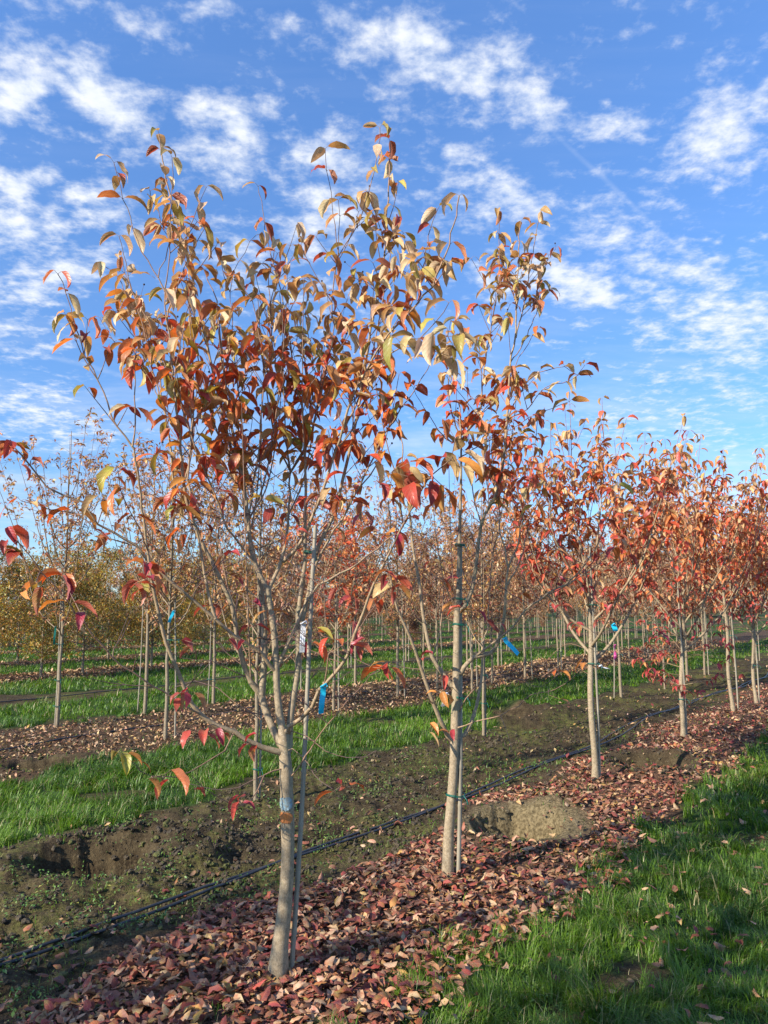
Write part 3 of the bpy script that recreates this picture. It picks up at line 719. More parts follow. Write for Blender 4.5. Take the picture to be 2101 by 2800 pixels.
def finish_tree(T, root, twig_tubes, limb_tubes, trunk_tube, seed, tset=TS_HERO, mat=None, extra=None):
    org = np.array(root.location)
    def lk(nm, tb, par):
        me = tb.mesh(nm, M_BARK); V = np.zeros(len(me.vertices) * 3, np.float32); me.vertices.foreach_get('co', V); V = V.reshape(-1, 3) - org.astype(np.float32); me.vertices.foreach_set('co', V.ravel()); me.update()
        return link(nm, me, par)
    tr = lk('trunk', trunk_tube, root)
    for tb in limb_tubes: lk('limb', tb, root)
    if T.nf: lk('fruit', T.fruit, root)
    me = leaves_mesh('foliage', tset, np.array(T.P) - org, np.array(T.A), np.array(T.S), np.array(T.C), mat or M_LEAF, seed)
    link('foliage', me, root)
    return tr

def traced_tree(seed, Ybase, spec, trunk, zones, label, base_flare=1.5, size=.106, zleaf=1.9, dens=1.0, extra=34):
    """spec: limbs as photo pixel tracks; each gets its own depth away from the trunk"""
    T = Tree(seed, zones, size, dens, zleaf)
    limbs = {}
    tp = np.array([at(u, v, Ybase) for u, v, _ in trunk]); b = tp[0]; zg = on_ground(b[0], b[1]); tp[0][2] = zg - .03
    Qt, ft = smooth_limb(tp, None, .04); tr = np.interp(ft, np.linspace(0, 1, len(trunk)), [r_ for _, _, r_ in trunk])
    tt = Tubes(); tt.add(Qt, tr, 18, wob=.12)
    px = np.array([(u, v) for u, v, _ in trunk], float)
    limbs['T'] = (px, np.full(len(px), Ybase), np.array([r_ for _, _, r_ in trunk]))
    out = []
    for (nm, par, dY, r0, r1, zl, dn, pts) in spec:
        pts = np.array(pts, float); pp, pY, pr = limbs[par]
        # start on the parent, nearest to the first traced point
        fine = np.linspace(0, len(pp) - 1, 200); fx = np.interp(fine, np.arange(len(pp)), pp[:, 0]); fy = np.interp(fine, np.arange(len(pp)), pp[:, 1])
        i = np.argmin(np.hypot(fx - pts[0, 0], fy - pts[0, 1])); Y0 = np.interp(fine[i], np.arange(len(pp)), pY); R0 = np.interp(fine[i], np.arange(len(pp)), pr)
        pts = np.vstack([[fx[i], fy[i]], pts]) if np.hypot(fx[i] - pts[0, 0], fy[i] - pts[0, 1]) > 4 else pts
        L = np.concatenate([[0], np.cumsum(np.hypot(*np.diff(pts, axis=0).T))]); f = L / L[-1]
        Yt = Ybase + dY; Yv = Y0 + (Yt - Y0) * f ** .85
        P = np.array([at(u, v, y_) for (u, v), y_ in zip(pts, Yv)])
        r0, r1 = min(r0 * .86, R0 * .96), r1 * .95; rv = r1 + (r0 - r1) * (1 - f) ** 1.05
        Q, fq = smooth_limb(P, None, .045); cum = np.concatenate([[0], np.cumsum(np.linalg.norm(np.diff(P, axis=0), axis=1))]); rq = np.interp(fq, cum / cum[-1], rv)
        rq = rq * (1 + .35 * np.exp(-fq * 30))
        Q = Q + (T.r.normal(0, .003, Q.shape) * (rq < .006)[:, None])
        limbs[nm] = (pts, Yv, rv)
        tb = Tubes(); tb.add(Q, rq, 10 if r0 > .008 else 6, wob=.1); tb.axis = [Q]
        if zl is not None: T.dress(tb, Q, rq, zl, dn * dens)
        out.append(tb)
    cand = [(tb, tb.axis[0], n_) for (n_, *_), tb in zip(spec, out) if tb.axis[0][-1][2] > 2.0 and n_[0] in ('ABCE' if Ybase > 4 else 'ABGH')]
    for q in range(extra):
        tb, A, n_ = cand[T.r.randint(len(cand))]; ok = np.where((A[:, 2] > 1.25) & (A[:, 2] < 2.35))[0]
        if not len(ok): continue
        p = A[ok[T.r.randint(len(ok))]]; off_ = p - np.array([tp[0][0], tp[0][1], p[2]]); a = T.r.uniform(0, 6.28)
        ln = min(T.r.uniform(.6, 1.35), 3.15 - p[2]); d = np.array([off_[0] * .32 + math.cos(a) * .16, off_[1] * .32 + math.sin(a) * .16, 1.0]); d /= np.linalg.norm(d)
        side_ = np.array([math.cos(a), math.sin(a), 0]) * .07
        Q, fq = smooth_limb([p, p + d * ln * .2 + side_, p + d * ln * .6 + side_ * 1.3, p + d * ln + side_ * 1.1], None, .045)
        rq = .0015 + T.r.uniform(.002, .0036) * (1 - fq); tb.add(Q, rq, 6); tb.axis.append(Q); T.dress(tb, Q, rq, zleaf + .3, dens * .42)
    root = thing('dogwood_tree', label, 'tree', (b[0], b[1], zg))
    return T, root, tt, out, limbs

# limb: name, parent, depth of its tip relative to the trunk (m, + = away), base radius, tip radius, leafless below z, leaf density, pixel track
tree1 = [
 ('A', 'T', .05, .021, .017, None, 0, [(768,2035),(747,1991),(723,1931),(712,1890)]),
 ('A1', 'A', .25, .016, .0022, 2.2, .8, [(715,1901),(723,1820),(724,1720),(721,1660),(713,1600),(690,1500),(672,1400),(660,1300),(640,1200),(622,1100),(612,1000),(600,900),(590,820),(560,740)]),
 ('A2', 'A', -.15, .014, .003, 2.0, .75, [(711,1895),(687,1865),(669,1823),(657,1781),(648,1736),(636,1661),(611,1601),(587,1550),(563,1505),(542,1455),(530,1430),(512,1375),(503,1324),(496,1250),(490,1192),(480,1086),(471,1041),(468,951),(456,875),(451,794)]),
 ('A2a', 'A2', -.2, .005, .0016, 2.0, .8, [(451,794),(455,767),(466,691),(467,646),(470,560),(472,481),(472,432)]),
 ('A2b', 'A2', -.2, .004, .0016, 2.0, .9, [(451,794),(431,761),(389,689),(374,655),(356,595),(338,541),(323,481),(312,445)]),
 ('A2e', 'A2b', -.1, .003, .0016, 2.0, .9, [(431,761),(464,661),(443,613),(428,571),(409,520)]),
 ('A2c', 'A2', .2, .007, .0018, 2.0, .8, [(530,1430),(509,1384),(485,1345),(473,1309),(465,1222),(456,1161),(441,1086),(435,1011),(425,930),(395,860),(365,800),(341,746),(332,704)]),
 ('A2d', 'A2c', .35, .004, .0016, 2.0, .8, [(441,1101),(425,1040),(400,960),(365,860),(341,800),(323,758),(275,722)]),
 ('A2f', 'A2c', .1, .004, .0016, 2.0, .8, [(435,1011),(400,930),(380,850),(359,788),(344,720),(326,646)]),
 ('A2g', 'A2c', .45, .003, .0015, 2.0, .8, [(441,1101),(405,1029),(345,969),(314,936),(274,871)]),
 ('A2h', 'A2', .0, .004, .0016, 2.0, .8, [(456,875),(480,800),(510,720),(540,660),(560,620)]),
 ('B', 'T', .05, .020, .014, None, 0, [(776,2010),(771,1990),(764,1946),(757,1871),(756,1826),(749,1722),(740,1661),(733,1616)]),
 ('B1', 'B', .1, .011, .003, 2.0, .8, [(733,1616),(719,1589),(701,1550),(688,1511),(680,1436),(674,1375),(665,1315),(661,1297),(631,1222),(613,1146),(588,1041),(570,951),(549,869),(537,810),(522,728),(501,670),(476,586),(461,517),(446,435),(434,366)]),
 ('B1a', 'B1', .35, .006, .0018, 2.0, .8, [(664,1297),(667,1252),(661,1146),(649,1047),(637,920),(629,800)]),
 ('B1aa', 'B1a', .4, .0025, .0015, 2.0, .8, [(629,797),(640,740),(668,690),(700,640),(716,640)]),
 ('B1ab', 'B1a', .3, .0025, .0015, 2.0, .8, [(629,797),(612,750),(603,700),(590,680)]),
 ('B1b', 'B1', -.3, .006, .0018, 2.0, .7, [(701,1545),(642,1472),(611,1420),(587,1354),(566,1306),(546,1252),(510,1155),(489,1077),(478,1020),(500,900),(520,820)]),
 ('B1c', 'B1', .0, .005, .0017, 2.0, .8, [(680,1420),(690,1330),(705,1252),(714,1161),(720,1056),(727,1020),(714,951),(700,870),(690,820),(640,760)]),
 ('B2', 'B', .3, .011, .004, 2.0, .8, [(733,1616),(740,1601),(761,1556),(770,1532),(779,1496),(788,1436),(793,1378),(793,1294)]),
 ('B2a', 'B2', .3, .006, .0018, 2.0, .85, [(793,1294),(784,1222),(765,1170),(748,1131),(735,1060),(728,960),(738,860),(750,790),(790,720),(815,670)]),
 ('B2b', 'B2', .2, .007, .002, 2.0, .8, [(793,1294),(811,1264),(838,1222),(856,1161),(877,1086),(890,1020),(901,969),(913,890),(907,827),(925,701),(961,646),(991,580),(1007,526),(1031,436),(1042,350)]),
 ('B2c', 'B2b', .1, .003, .0015, 2.0, .8, [(925,701),(916,616),(907,550),(895,469),(889,404)]),
 ('B2d', 'B2b', .15, .003, .0015, 2.0, .8, [(925,710),(928,640),(930,590),(928,548)]),
 ('B3', 'B2', -.1, .010, .003, 2.0, .8, [(776,1535),(807,1505),(831,1469),(855,1411),(873,1369),(894,1309),(916,1237),(940,1170),(960,1090),(1007,1010),(1046,935),(1119,855),(1179,783),(1219,693),(1240,614),(1258,535)]),
 ('B3a', 'B3', .1, .004, .0016, 2.0, .8, [(1119,855),(1150,760),(1165,690),(1170,645),(1185,600),(1198,572)]),
 ('B3b', 'B3', -.3, .004, .0016, 2.0, .9, [(1007,1010),(1080,960),(1140,930),(1190,880),(1230,830)]),
 ('B3c', 'B3', .2, .005, .0016, 2.0, .9, [(940,1170),(985,1080),(1030,920),(1050,801),(1065,726),(1077,663),(1086,600)]),
 ('B4', 'B', .1, .010, .003, 1.9, .6, [(757,1826),(775,1790),(795,1745),(816,1700),(840,1640),(870,1600),(930,1570),(1010,1520),(1080,1460)]),
 ('D', 'B', -.4, .0095, .0030, 1.75, .45, [(756,1835),(741,1823),(710,1780),(678,1761),(642,1740),(590,1693),(551,1660),(491,1610),(431,1556),(401,1526),(373,1493),(310,1457),(268,1430),(226,1375),(175,1352),(130,1331),(87,1274),(29,1216)]),
 ('D1', 'D', -.3, .003, .0015, 1.75, .5, [(373,1493),(320,1480),(265,1455),(200,1400),(140,1390),(60,1370)]),
 ('D2', 'D', -.1, .009, .0025, 2.0, .7, [(590,1693),(572,1631),(560,1565),(553,1510),(535,1440),(522,1370),(515,1280),(525,1180),(515,1080),(500,980),(505,900)]),
 ('E', 'T', -.35, .014, .004, None, 0, [(772,2058),(717,2043),(669,2022),(642,2001),(590,1983),(554,1958),(527,1928),(501,1871),(482,1823),(455,1760),(440,1700),(419,1606),(405,1510),(390,1389),(376,1293),(364,1222)]),
 ('E1', 'E', -.35, .004, .0017, 1.9, .9, [(364,1222),(371,1150),(369,1086),(367,1005),(372,960)]),
 ('E2', 'E', -.4, .005, .0017, 1.9, .85, [(364,1222),(345,1195),(320,1167),(296,1101),(254,1011),(230,969),(205,887),(181,806),(172,770),(160,750)]),
 ('E3', 'E', -.55, .003, .0015, 1.7, .8, [(405,1510),(380,1440),(350,1390),(330,1340),(322,1290)]),
 ('E4', 'E', -.6, .003, .0015, 1.2, .6, [(419,1606),(400,1590),(395,1540),(385,1600)]),
 ('F', 'E', -.6, .0045, .0022, 1.5, .35, [(560,1962),(530,1945),(472,1909),(385,1856),(308,1798),(231,1707),(193,1654),(120,1567),(60,1490),(22,1450)]),
 ('N', 'E', -.45, .0035, .0013, None, 0, [(639,2007),(613,2052),(557,2090),(481,2121),(417,2121),(367,2090),(335,2064)]),
 ('M', 'T', -.25, .004, .0013, None, 0, [(785,2098),(771,2100),(720,2120),(708,2157),(681,2190),(648,2199),(605,2187),(560,2157),(520,2125)]),
 ('M2', 'M', -.1, .002, .0012, None, 0, [(720,2120),(681,2139),(620,2163),(560,2150),(510,2140)]),
 ('O', 'A', .1, .003, .0012, None, 0, [(715,1964),(690,1950),(650,1925),(590,1880),(530,1862),(480,1880),(450,1900)]),
 ('O2', 'A2', -.1, .003, .0012, None, 0, [(669,1847),(620,1826),(575,1808),(500,1799),(440,1775)]),
 ('G', 'T', .25, .019, .005, 2.3, .7, [(788,2050),(790,2034),(795,1961),(804,1901),(816,1826),(816,1751),(819,1660),(825,1601),(834,1541),(834,1451),(837,1330),(835,1282),(832,1170)]),
 ('G1', 'G', .4, .006, .0017, 2.0, .85, [(832,1175),(811,1137),(787,1101),(766,1047),(751,981),(742,900),(739,830),(735,760),(760,690)]),
 ('G2', 'G', .5, .006, .0017, 2.0, .85, [(832,1175),(826,1131),(811,1056),(793,926),(778,860),(769,797),(736,676),(720,589),(708,508)]),
 ('G3', 'G', .6, .005, .0017, 2.0, .85, [(834,1250),(850,1130),(860,1020),(845,930),(835,850),(850,780)]),
 ('Hh', 'G', .35, .012, .003, 2.0, .8, [(816,1745),(828,1690),(840,1640),(858,1556),(870,1496),(900,1436),(918,1396),(934,1327),(952,1252),(970,1170),(985,1090),(1000,1000),(1010,920),(1030,800),(1043,752),(1055,646),(1058,571),(1064,469),(1068,385)]),
 ('H2', 'Hh', .1, .007, .0018, 2.0, .85, [(858,1556),(879,1511),(915,1451),(951,1390),(993,1309),(1022,1246),(1070,1161),(1100,1116),(1150,1040),(1180,990)]),
 ('H3', 'Hh', .6, .004, .0017, 2.0, .85, [(970,1170),(960,1100),(950,1020),(940,950),(960,880)]),
 ('K', 'T', -.55, .0105, .0028, 1.9, .6, [(790,2000),(789,1988),(825,1964),(855,1931),(873,1886),(889,1871),(922,1835),(952,1790),(970,1735),(994,1669),(1027,1592),(1051,1541),(1078,1487),(1102,1430),(1130,1380),(1160,1330)]),
 ('K2', 'K', -.3, .004, .0015, 1.9, .6, [(884,1871),(886,1865),(900,1790),(913,1770),(895,1700),(889,1640),(885,1560)]),
 ('K3', 'K', -.2, .003, .0014, 1.4, .7, [(913,1781),(950,1760),(985,1720),(1030,1650),(1075,1600)]),
 ('L', 'T', -.3, .004, .0014, 1.9, .4, [(798,2120),(820,2090),(837,2070),(877,2004),(916,1961),(967,1901),(997,1865),(1040,1830)]),
 ('S1', 'T', -.1, .003, .0011, None, 0, [(800,2000),(840,2016),(892,2052),(952,2073),(1000,2070),(1030,2050)]),
 ('S2', 'T', -.2, .0025, .0011, None, 0, [(800,2050),(843,2091),(877,2139),(916,2163),(946,2150)]),
]
trunk1 = [(758,2640,.050),(766,2590,.036),(777,2500,.030),(786,2380,.0285),(787,2250,.029),(783,2130,.0285),(779,2050,.029),(776,2000,.021)]
Z1 = [(1.75, 'low'), (2.82, 'mid'), (9, 'top')]
T1, root1, tt1, lt1, L1 = traced_tree(101, 3.58, tree1, trunk1, Z1,
    'nearest and tallest dogwood, blue and orange paint marks on its grey trunk', dens=1.14)

def cluster(T, lt, u, v, Y, n, spread=.03, k=1.0, pal=None):
    """a bunch of hanging leaves on a twig that grows out of the nearest limb"""
    best = None
    for tb in lt:
        if not hasattr(tb, 'axis'): continue
        for A in tb.axis:
            cam_ = A - np.array([0, 0, CAMZ]); f_ = cam_[:, 1] * math.cos(PITCH) + cam_[:, 2] * math.sin(PITCH)
            pu = CX + FPX * cam_[:, 0] / f_; pv = CY - FPX * (-cam_[:, 1] * math.sin(PITCH) + cam_[:, 2] * math.cos(PITCH)) / f_
            dd = np.hypot(pu - u, pv - v) + 60 * np.abs(A[:, 1] - Y); i = np.argmin(dd)
            if best is None or dd[i] < best[0]: best = (dd[i], tb, A[i])
    _, tb, p = best; Yc = p[1] + float(np.clip(Y - p[1], -.25, .25)) ; c = at(u, v, Yc)
    mid = (p + c) / 2 + np.array([0, 0, -.01 if c[2] > p[2] else .02]); L = np.linalg.norm(c - p)
    if L > .015: Qc, fc = smooth_limb([p, mid, c], None, .04); tb.add(Qc, .0012 + .0009 * (1 - fc), 5)
    for i in range(n):
        a = T.r.uniform(0, 6.28); q = c + T.r.normal(0, spread, 3) * np.array([1, 1, .6])
        tb.add([c, q], [.0012, .0009], 3, col=BARK_THIN)
        T.P.append(q); T.A.append(a); T.S.append(T.size * k * (.82 if pal == 'low' else 1) * T.r.uniform(.7, 1.15)); T.C.append(pal_pick(T.r, pal) if pal else T.color(q[2]))
tbx = lt1[0]
def Yof(limbs, nm, f=1.0):
    return limbs[nm][1][-1]
for (u, v, Y, n, pal) in [(30,1500,2.85,5,'mid'),(100,1590,2.95,3,'mid'),(25,1216,3.15,4,'mid'),(85,1272,3.15,2,'low'),(335,1450,2.98,1,'low'),(250,1440,3.1,2,'low'),(385,1590,2.9,6,'low'),
                       (515,1890,3.2,6,'low'),(660,1745,3.45,2,'low'),(455,2115,3.1,2,'mid'),(430,2125,3.1,1,'low'),(335,2062,3.1,4,'mid'),(560,2010,3.2,5,'low'),
                       (680,2035,3.35,3,'low'),(655,2185,3.35,4,'low'),(540,2150,3.3,1,'low'),(945,2140,3.3,2,'mid'),(905,2140,3.3,1,'low'),(1040,1825,3.2,5,'mid'),(885,1740,3.3,5,'mid'),
                       (955,1760,3.3,3,'low'),(1065,1600,3.3,3,'low'),(545,1440,3.5,3,'low'),(620,1580,3.5,3,'low'),(600,1650,3.5,2,'low'),(700,1640,3.6,1,'low'),(535,1760,3.4,2,'low'),
                       (1030,1455,3.1,2,'low'),(1075,1560,3.1,3,'low'),(890,1260,3.8,3,'low'),(500,1450,3.4,3,'mid'),(270,1370,3.1,3,'mid')]:
    cluster(T1, lt1, u, v, Y, n, pal=pal)
LT = {q[0]: lt1[i_] for i_, q in enumerate(tree1)}
def join_pts(tb, pts, r0, r1):
    Q, f = smooth_limb([at(*p) for p in pts], None, .05); tb.add(Q, r0 + (r1 - r0) * f, 6); tb.axis.append(Q)
kk = L1['K']; join_pts(LT['K'], [(1130,1380,3.1),(1150,1345,2.95),(1180,1300,2.75),(1235,1255,2.75),(1245,1200,2.78)], .0035, .0015)
join_pts(LT['K'], [(1102,1430,3.12),(1090,1350,2.9),(1072,1290,2.75)], .003, .0015)
join_pts(LT['B3'], [(1046,935,3.45),(1130,950,3.1),(1190,955,2.9),(1225,915,2.85)], .0035, .0015)
# the branch that reaches towards the camera with the largest looking leaves
for (u, v, Y, n) in [(1072,1290,2.75,8),(1180,1300,2.72,8),(1235,1260,2.75,5),(1245,1200,2.78,4),(1130,1330,2.8,4),(1225,920,2.85,8),(1190,960,2.9,6),(1110,740+190,2.95,5),(1130,720,3.1,5)]:
    cluster(T1, lt1, u, v, Y, n, .045, 1.12, 'top' if v < 1250 else 'mid')
trk1 = finish_tree(T1, root1, None, lt1, tt1, 1001)
print('tree1 leaves', len(T1.P))

tree2 = [
 ('A', 'T', .1, .018, .004, 2.6, .6, [(1252,1672),(1255,1552),(1258,1431),(1261,1311),(1261,1205),(1255,1100)]),
 ('A1', 'A', .3, .006, .0017, 2.2, .8, [(1261,1205),(1232,1110),(1225,1040),(1243,982),(1240,920)]),
 ('A2', 'A', -.1, .006, .0017, 2.2, .85, [(1265,1200),(1315,1110),(1318,1050),(1336,937),(1351,852),(1365,771),(1366,681),(1363,574)]),
 ('A3', 'A', .0, .005, .0017, 2.2, .8, [(1261,1205),(1310,1139),(1360,1080),(1400,1020),(1430,960),(1470,900)]),
 ('A4', 'A', -.4, .004, .0016, 2.2, .7, [(1261,1211),(1220,1200),(1180,1145),(1150,1100),(1130,1060)]),
 ('A5', 'A', -.3, .004, .0016, 2.0, .9, [(1258,1250),(1330,1210),(1400,1170),(1470,1130),(1530,1110),(1560,1100)]),
 ('B', 'T', -.1, .014, .003, 2.4, .8, [(1258,1672),(1270,1660),(1291,1612),(1303,1537),(1312,1461),(1324,1410),(1351,1365),(1369,1311),(1381,1220),(1387,1145),(1392,1060),(1396,997),(1408,922),(1414,840),(1416,756),(1419,681),(1424,605)]),
 ('B1', 'B', .1, .005, .0017, 2.2, .85, [(1408,922),(1430,850),(1440,786),(1457,696),(1469,632),(1480,575)]),
 ('B2', 'B', -.2, .005, .0017, 2.2, .85, [(1387,1145),(1411,1096),(1450,1033),(1500,1010),(1545,1005),(1580,1030)]),
 ('B3', 'B', .2, .004, .0017, 2.2, .85, [(1396,997),(1440,920),(1470,840),(1480,760),(1500,700)]),
 ('B4', 'B', .3, .004, .0017, 2.2, .8, [(1414,840),(1400,790),(1380,740),(1340,700)]),
 ('B5', 'B', .0, .004, .0016, 2.2, .9, [(1387,1145),(1440,1120),(1490,1060),(1560,1040),(1600,1000)]),
 ('C', 'T', .1, .016, .003, 2.1, .7, [(1240,1880),(1211,1840),(1182,1796),(1158,1686),(1148,1600),(1130,1500),(1120,1400),(1100,1300),(1100,1200),(1085,1150)]),
 ('D', 'T', -.25, .016, .003, 2.0, .7, [(1241,2025),(1225,2013),(1187,1927),(1153,1830),(1124,1748),(1086,1661),(1072,1600),(1060,1520),(1070,1440),(1062,1370)]),
 ('D1', 'D', -.3, .004, .0016, 2.1, .8, [(1072,1600),(1040,1500),(1000,1440),(985,1380)]),
 ('E', 'T', .2, .016, .004, None, 0, [(1262,2013),(1271,2009),(1298,1951),(1317,1854),(1320,1780),(1335,1700)]),
 ('E1', 'E', .3, .006, .0018, 2.1, .8, [(1335,1700),(1340,1600),(1345,1500),(1340,1400),(1330,1300),(1340,1220)]),
 ('F', 'T', -.1, .017, .006, None, 0, [(1262,1840),(1269,1825),(1298,1796),(1341,1787),(1365,1748),(1380,1676),(1384,1599),(1389,1551)]),
 ('F1', 'F', .0, .006, .0018, 2.1, .85, [(1389,1551),(1380,1500),(1369,1461),(1363,1356),(1350,1280),(1345,1210),(1360,1150)]),
 ('F2', 'F', -.1, .006, .0018, 2.1, .85, [(1389,1551),(1411,1507),(1433,1401),(1448,1311),(1462,1230),(1470,1150)]),
 ('F3', 'F', .1, .005, .0018, 2.1, .85, [(1385,1600),(1420,1540),(1440,1460),(1470,1380),(1500,1320)]),
 ('G', 'F', -.5, .008, .0025, 2.0, .6, [(1298,1796),(1340,1765),(1400,1716),(1435,1670),(1500,1625),(1560,1585),(1600,1545),(1637,1482),(1670,1400),(1690,1330)]),
 ('G1', 'G', -.3, .004, .0016, 1.9, .8, [(1500,1625),(1550,1600),(1600,1570),(1660,1520),(1700,1480)]),
 ('H', 'T', -.4, .005, .0013, None, 0, [(1255,1990),(1300,1975),(1370,1955),(1420,1930),(1450,1900),(1500,1890),(1560,1860),(1600,1820)]),
 ('I', 'T', -.2, .004, .0013, None, 0, [(1250,1960),(1290,1890),(1360,1850),(1430,1860),(1480,1880),(1530,1840)]),
 ('J', 'D', -.3, .003, .0012, None, 0, [(1187,1927),(1160,1900),(1130,1870),(1100,1860),(1070,1850)]),
]
trunk2 = [(1225,2385,.038),(1226,2330,.032),(1230,2250,.029),(1238,2153,.028),(1243,2060,.028),(1246,1950,.026),(1249,1850,.024),(1250,1740,.022),(1252,1640,.019)]
T2, root2, tt2, lt2, L2 = traced_tree(202, 4.86, tree2, trunk2, [(1.7, 'low'), (2.6, 'mid'), (3.0, 'red'), (9, 'top')],
    'second dogwood in the row with a steep limb and a green tie low down', size=.105, dens=1.15)
for (u, v, Y, n, pal) in [(1215,1900,4.7,4,'mid'),(1215,2000,4.7,2,'low'),(1350,1700,4.7,2,'low'),(1530,1840,4.5,2,'mid'),(1600,1810,4.4,2,'mid'),(1330,1640,4.8,2,'low'),(1155,1800,4.7,2,'low'),(1180,2000,4.8,2,'mid'),(1500,1900,4.5,1,'low'),(1400,2050,4.5,0,'low'),(1265,1655,4.6,2,'mid'),(1210,1590,4.8,3,'mid')]:
    cluster(T2, lt2, u, v, Y, n, pal=pal)
trk2 = finish_tree(T2, root2, None, lt2, tt2, 1002)
print('tree2 leaves', len(T2.P))

# ------------------------------------------------------------------ further dogwoods of the row, grown limb by limb
def grown_dogwood(seed, loc, h, zfork, label, zones, spread=.85, nl=9, dens=1.15, size=.08, lean=0., tr=.032, low=False, zbare=1.75, tset=TS_MID, group=None, name='dogwood_tree'):
    T = Tree(seed, zones, size, dens, 1.7); r = T.r
    x, y = loc; z = on_ground(x, y); o = np.array([x, y, z])
    def trunk_at(k): return o + np.array([lean * k + .015 * math.sin(k * 5 + seed), .02 * math.sin(k * 4 + seed * 2), k])
    top = zfork + .75
    ks = np.linspace(-.03, top, 14); P = np.array([trunk_at(k) for k in ks])
    rad = np.interp(ks, [-.03, .06, .2, zfork, top], [tr * 1.5, tr * 1.12, tr, tr * .9, tr * .5])
    tt = Tubes(); tt.add(P, rad, 12, wob=.1)
    out = []
    for i in range(nl):
        k = zfork + (.05 + .7 * (i / nl)) ; a = i * 2.4 + r.uniform(-.4, .4); p0 = trunk_at(k); rb = np.interp(k, ks, rad) * .62
        tipz = h * r.uniform(.80, 1.0) if i < nl - 2 else h; rr_ = spread * r.uniform(.55, 1.1) * (1 - .35 * (i / nl))
        if i >= nl - 2: rr_ *= .3
        pts = [p0]
        for f in (.12, .3, .5, .75, 1.0):
            out_ = rr_ * (1 - (1 - f) ** 1.7); zz_ = k + (tipz - k) * (f ** 1.12)
            pts.append(o + np.array([math.cos(a + f * .3) * out_ + lean * zz_, math.sin(a + f * .3) * out_, zz_]) + r.normal(0, .02, 3))
        Q, fq = smooth_limb(pts, None, .06); rq = .0018 + (rb - .0018) * (1 - fq) ** 1.1
        tb = Tubes(); tb.add(Q, rq, 7, wob=.1); T.dress(tb, Q, rq, z + zbare, dens)
        for q in range(3):
            j = int(len(Q) * r.uniform(.22, .62)); p = Q[j]; aa = a + r.choice([-1, 1]) * r.uniform(.5, 1.3); ln = (h - p[2] + z) * r.uniform(.6, .85)
            pp = [p] + [p + np.array([math.cos(aa) * ln * .38 * f ** .8, math.sin(aa) * ln * .38 * f ** .8, ln * f]) for f in (.3, .65, 1)]
            Q2, f2 = smooth_limb(pp, None, .06); r2 = .0016 + (rq[j] * .7 - .0016) * (1 - f2); tb.add(Q2, r2, 5); T.dress(tb, Q2, r2, z + zbare, dens * .95)
        out.append(tb)
    if low:
        for q in range(15):
            tb = Tubes()
            k = r.uniform(.45, 1.2); a = r.uniform(0, 6.28); p = trunk_at(k); e = p + np.array([math.cos(a), math.sin(a), r.uniform(.0, .5)]) * r.uniform(.25, .6)
            tb.add([p, (p + e) / 2 + np.array([0, 0, .02]), e], [.004, .003, .002], 5)
            for w in range(3): T.shoot(tb, e if w else (p + e) / 2, np.array([math.cos(a + r.normal()), math.sin(a + r.normal()), .2]), r.uniform(.1, .22), .002, .85, 1.0, 2)
            out.append(tb)
    # a few bare drooping twigs under the crown
    for q in range(6):
        tb = Tubes(); k = zfork + r.uniform(-.1, .35); a = r.uniform(0, 6.28); p = trunk_at(k); L = r.uniform(.35, .8)
        pp = [p, p + np.array([math.cos(a) * L * .5, math.sin(a) * L * .5, .05]), p + np.array([math.cos(a) * L, math.sin(a) * L, r.uniform(-.15, .25)])]
        tb.add(catmull(pp, .06), .0022, 4)
        if r.rand() < .8: T.shoot(tb, pp[-1], np.array([math.cos(a), math.sin(a), .3]), .1, .0016, .9, 1.0, 2)
        out.append(tb)
    root = thing(name, label, 'tree', (x, y, z), group)
    finish_tree(T, root, None, out, tt, seed + 7, tset)
    print(label[:30], len(T.P)); return root
Zr = [(1.7, 'low'), (2.6, 'red'), (3.1, 'red'), (9, 'tan')]
def b(u, v): return tuple(ground_at(u, v)[:2])
stake_spots = []
P3, P4, P5, P6 = b(1626, 2152), b(1866, 2036), b(2003, 1956), b(2068, 1931)
grown_dogwood(303, P3, 3.5, .98, 'third dogwood in the row, smooth pale trunk forking at waist height', [(1.9, 'low'), (2.9, 'red'), (9, 'tan')], 1.15, 10, .95, .105, 0.0, .029, zbare=1.45, tset=TS_HERO)
grown_dogwood(404, P4, 3.55, .95, 'fourth dogwood in the row with red leafy sprouts low around its trunk', Zr, 1.25, 11, .85, .105, .05, .028, low=True, zbare=1.2)
grown_dogwood(505, P5, 3.4, 1.25, 'fifth dogwood in the row with a slim grey trunk beside a pale bamboo cane', Zr, 1.2, 11, .92, .105, -.02, .027, zbare=1.25)
grown_dogwood(606, P6, 3.4, 1.0, 'sixth dogwood in the row, short grey trunk near the edge of the photo', Zr, 1.2, 11, .92, .105, 0, .028, zbare=1.25)
sA = [st(*P6)[0] + k for k in (1.9, 3.5, 5.4, 7.3)]
gA = grown_dogwood(707, xy(sA[0], 2.45), 3.5, 1.0, 'russet dogwood at the far end of the row, its trunk out of view', Zr, 1.1, 9, 1.1, .105, 0, .032, zbare=1.5, group='far dogwoods of the near row')
for s_, a_ in zip(sA[1:], (1.2, 2.9, 4.4)):
    q = xy(s_, 2.45); copy_tree(gA, (q[0], q[1], on_ground(*q)), a_, 1.0)
# neighbours out of the frame on the left; they shade the near ground
lab = 'dogwood outside the frame on the left that shades the near ground'
off = grown_dogwood(808, xy(-.9, 2.45), 3.5, .9, lab, Zr, 1.0, 8, .85, .105, 0, .03, zbare=1.2, group='dogwoods outside the frame')
for (s_, t_, a_) in [(-3.4, 4.6, 3.3), (-1.7, 4.6, 4.4)]:
    q = xy(s_, t_); copy_tree(off, (q[0], q[1], on_ground(*q)), a_, 1.0)

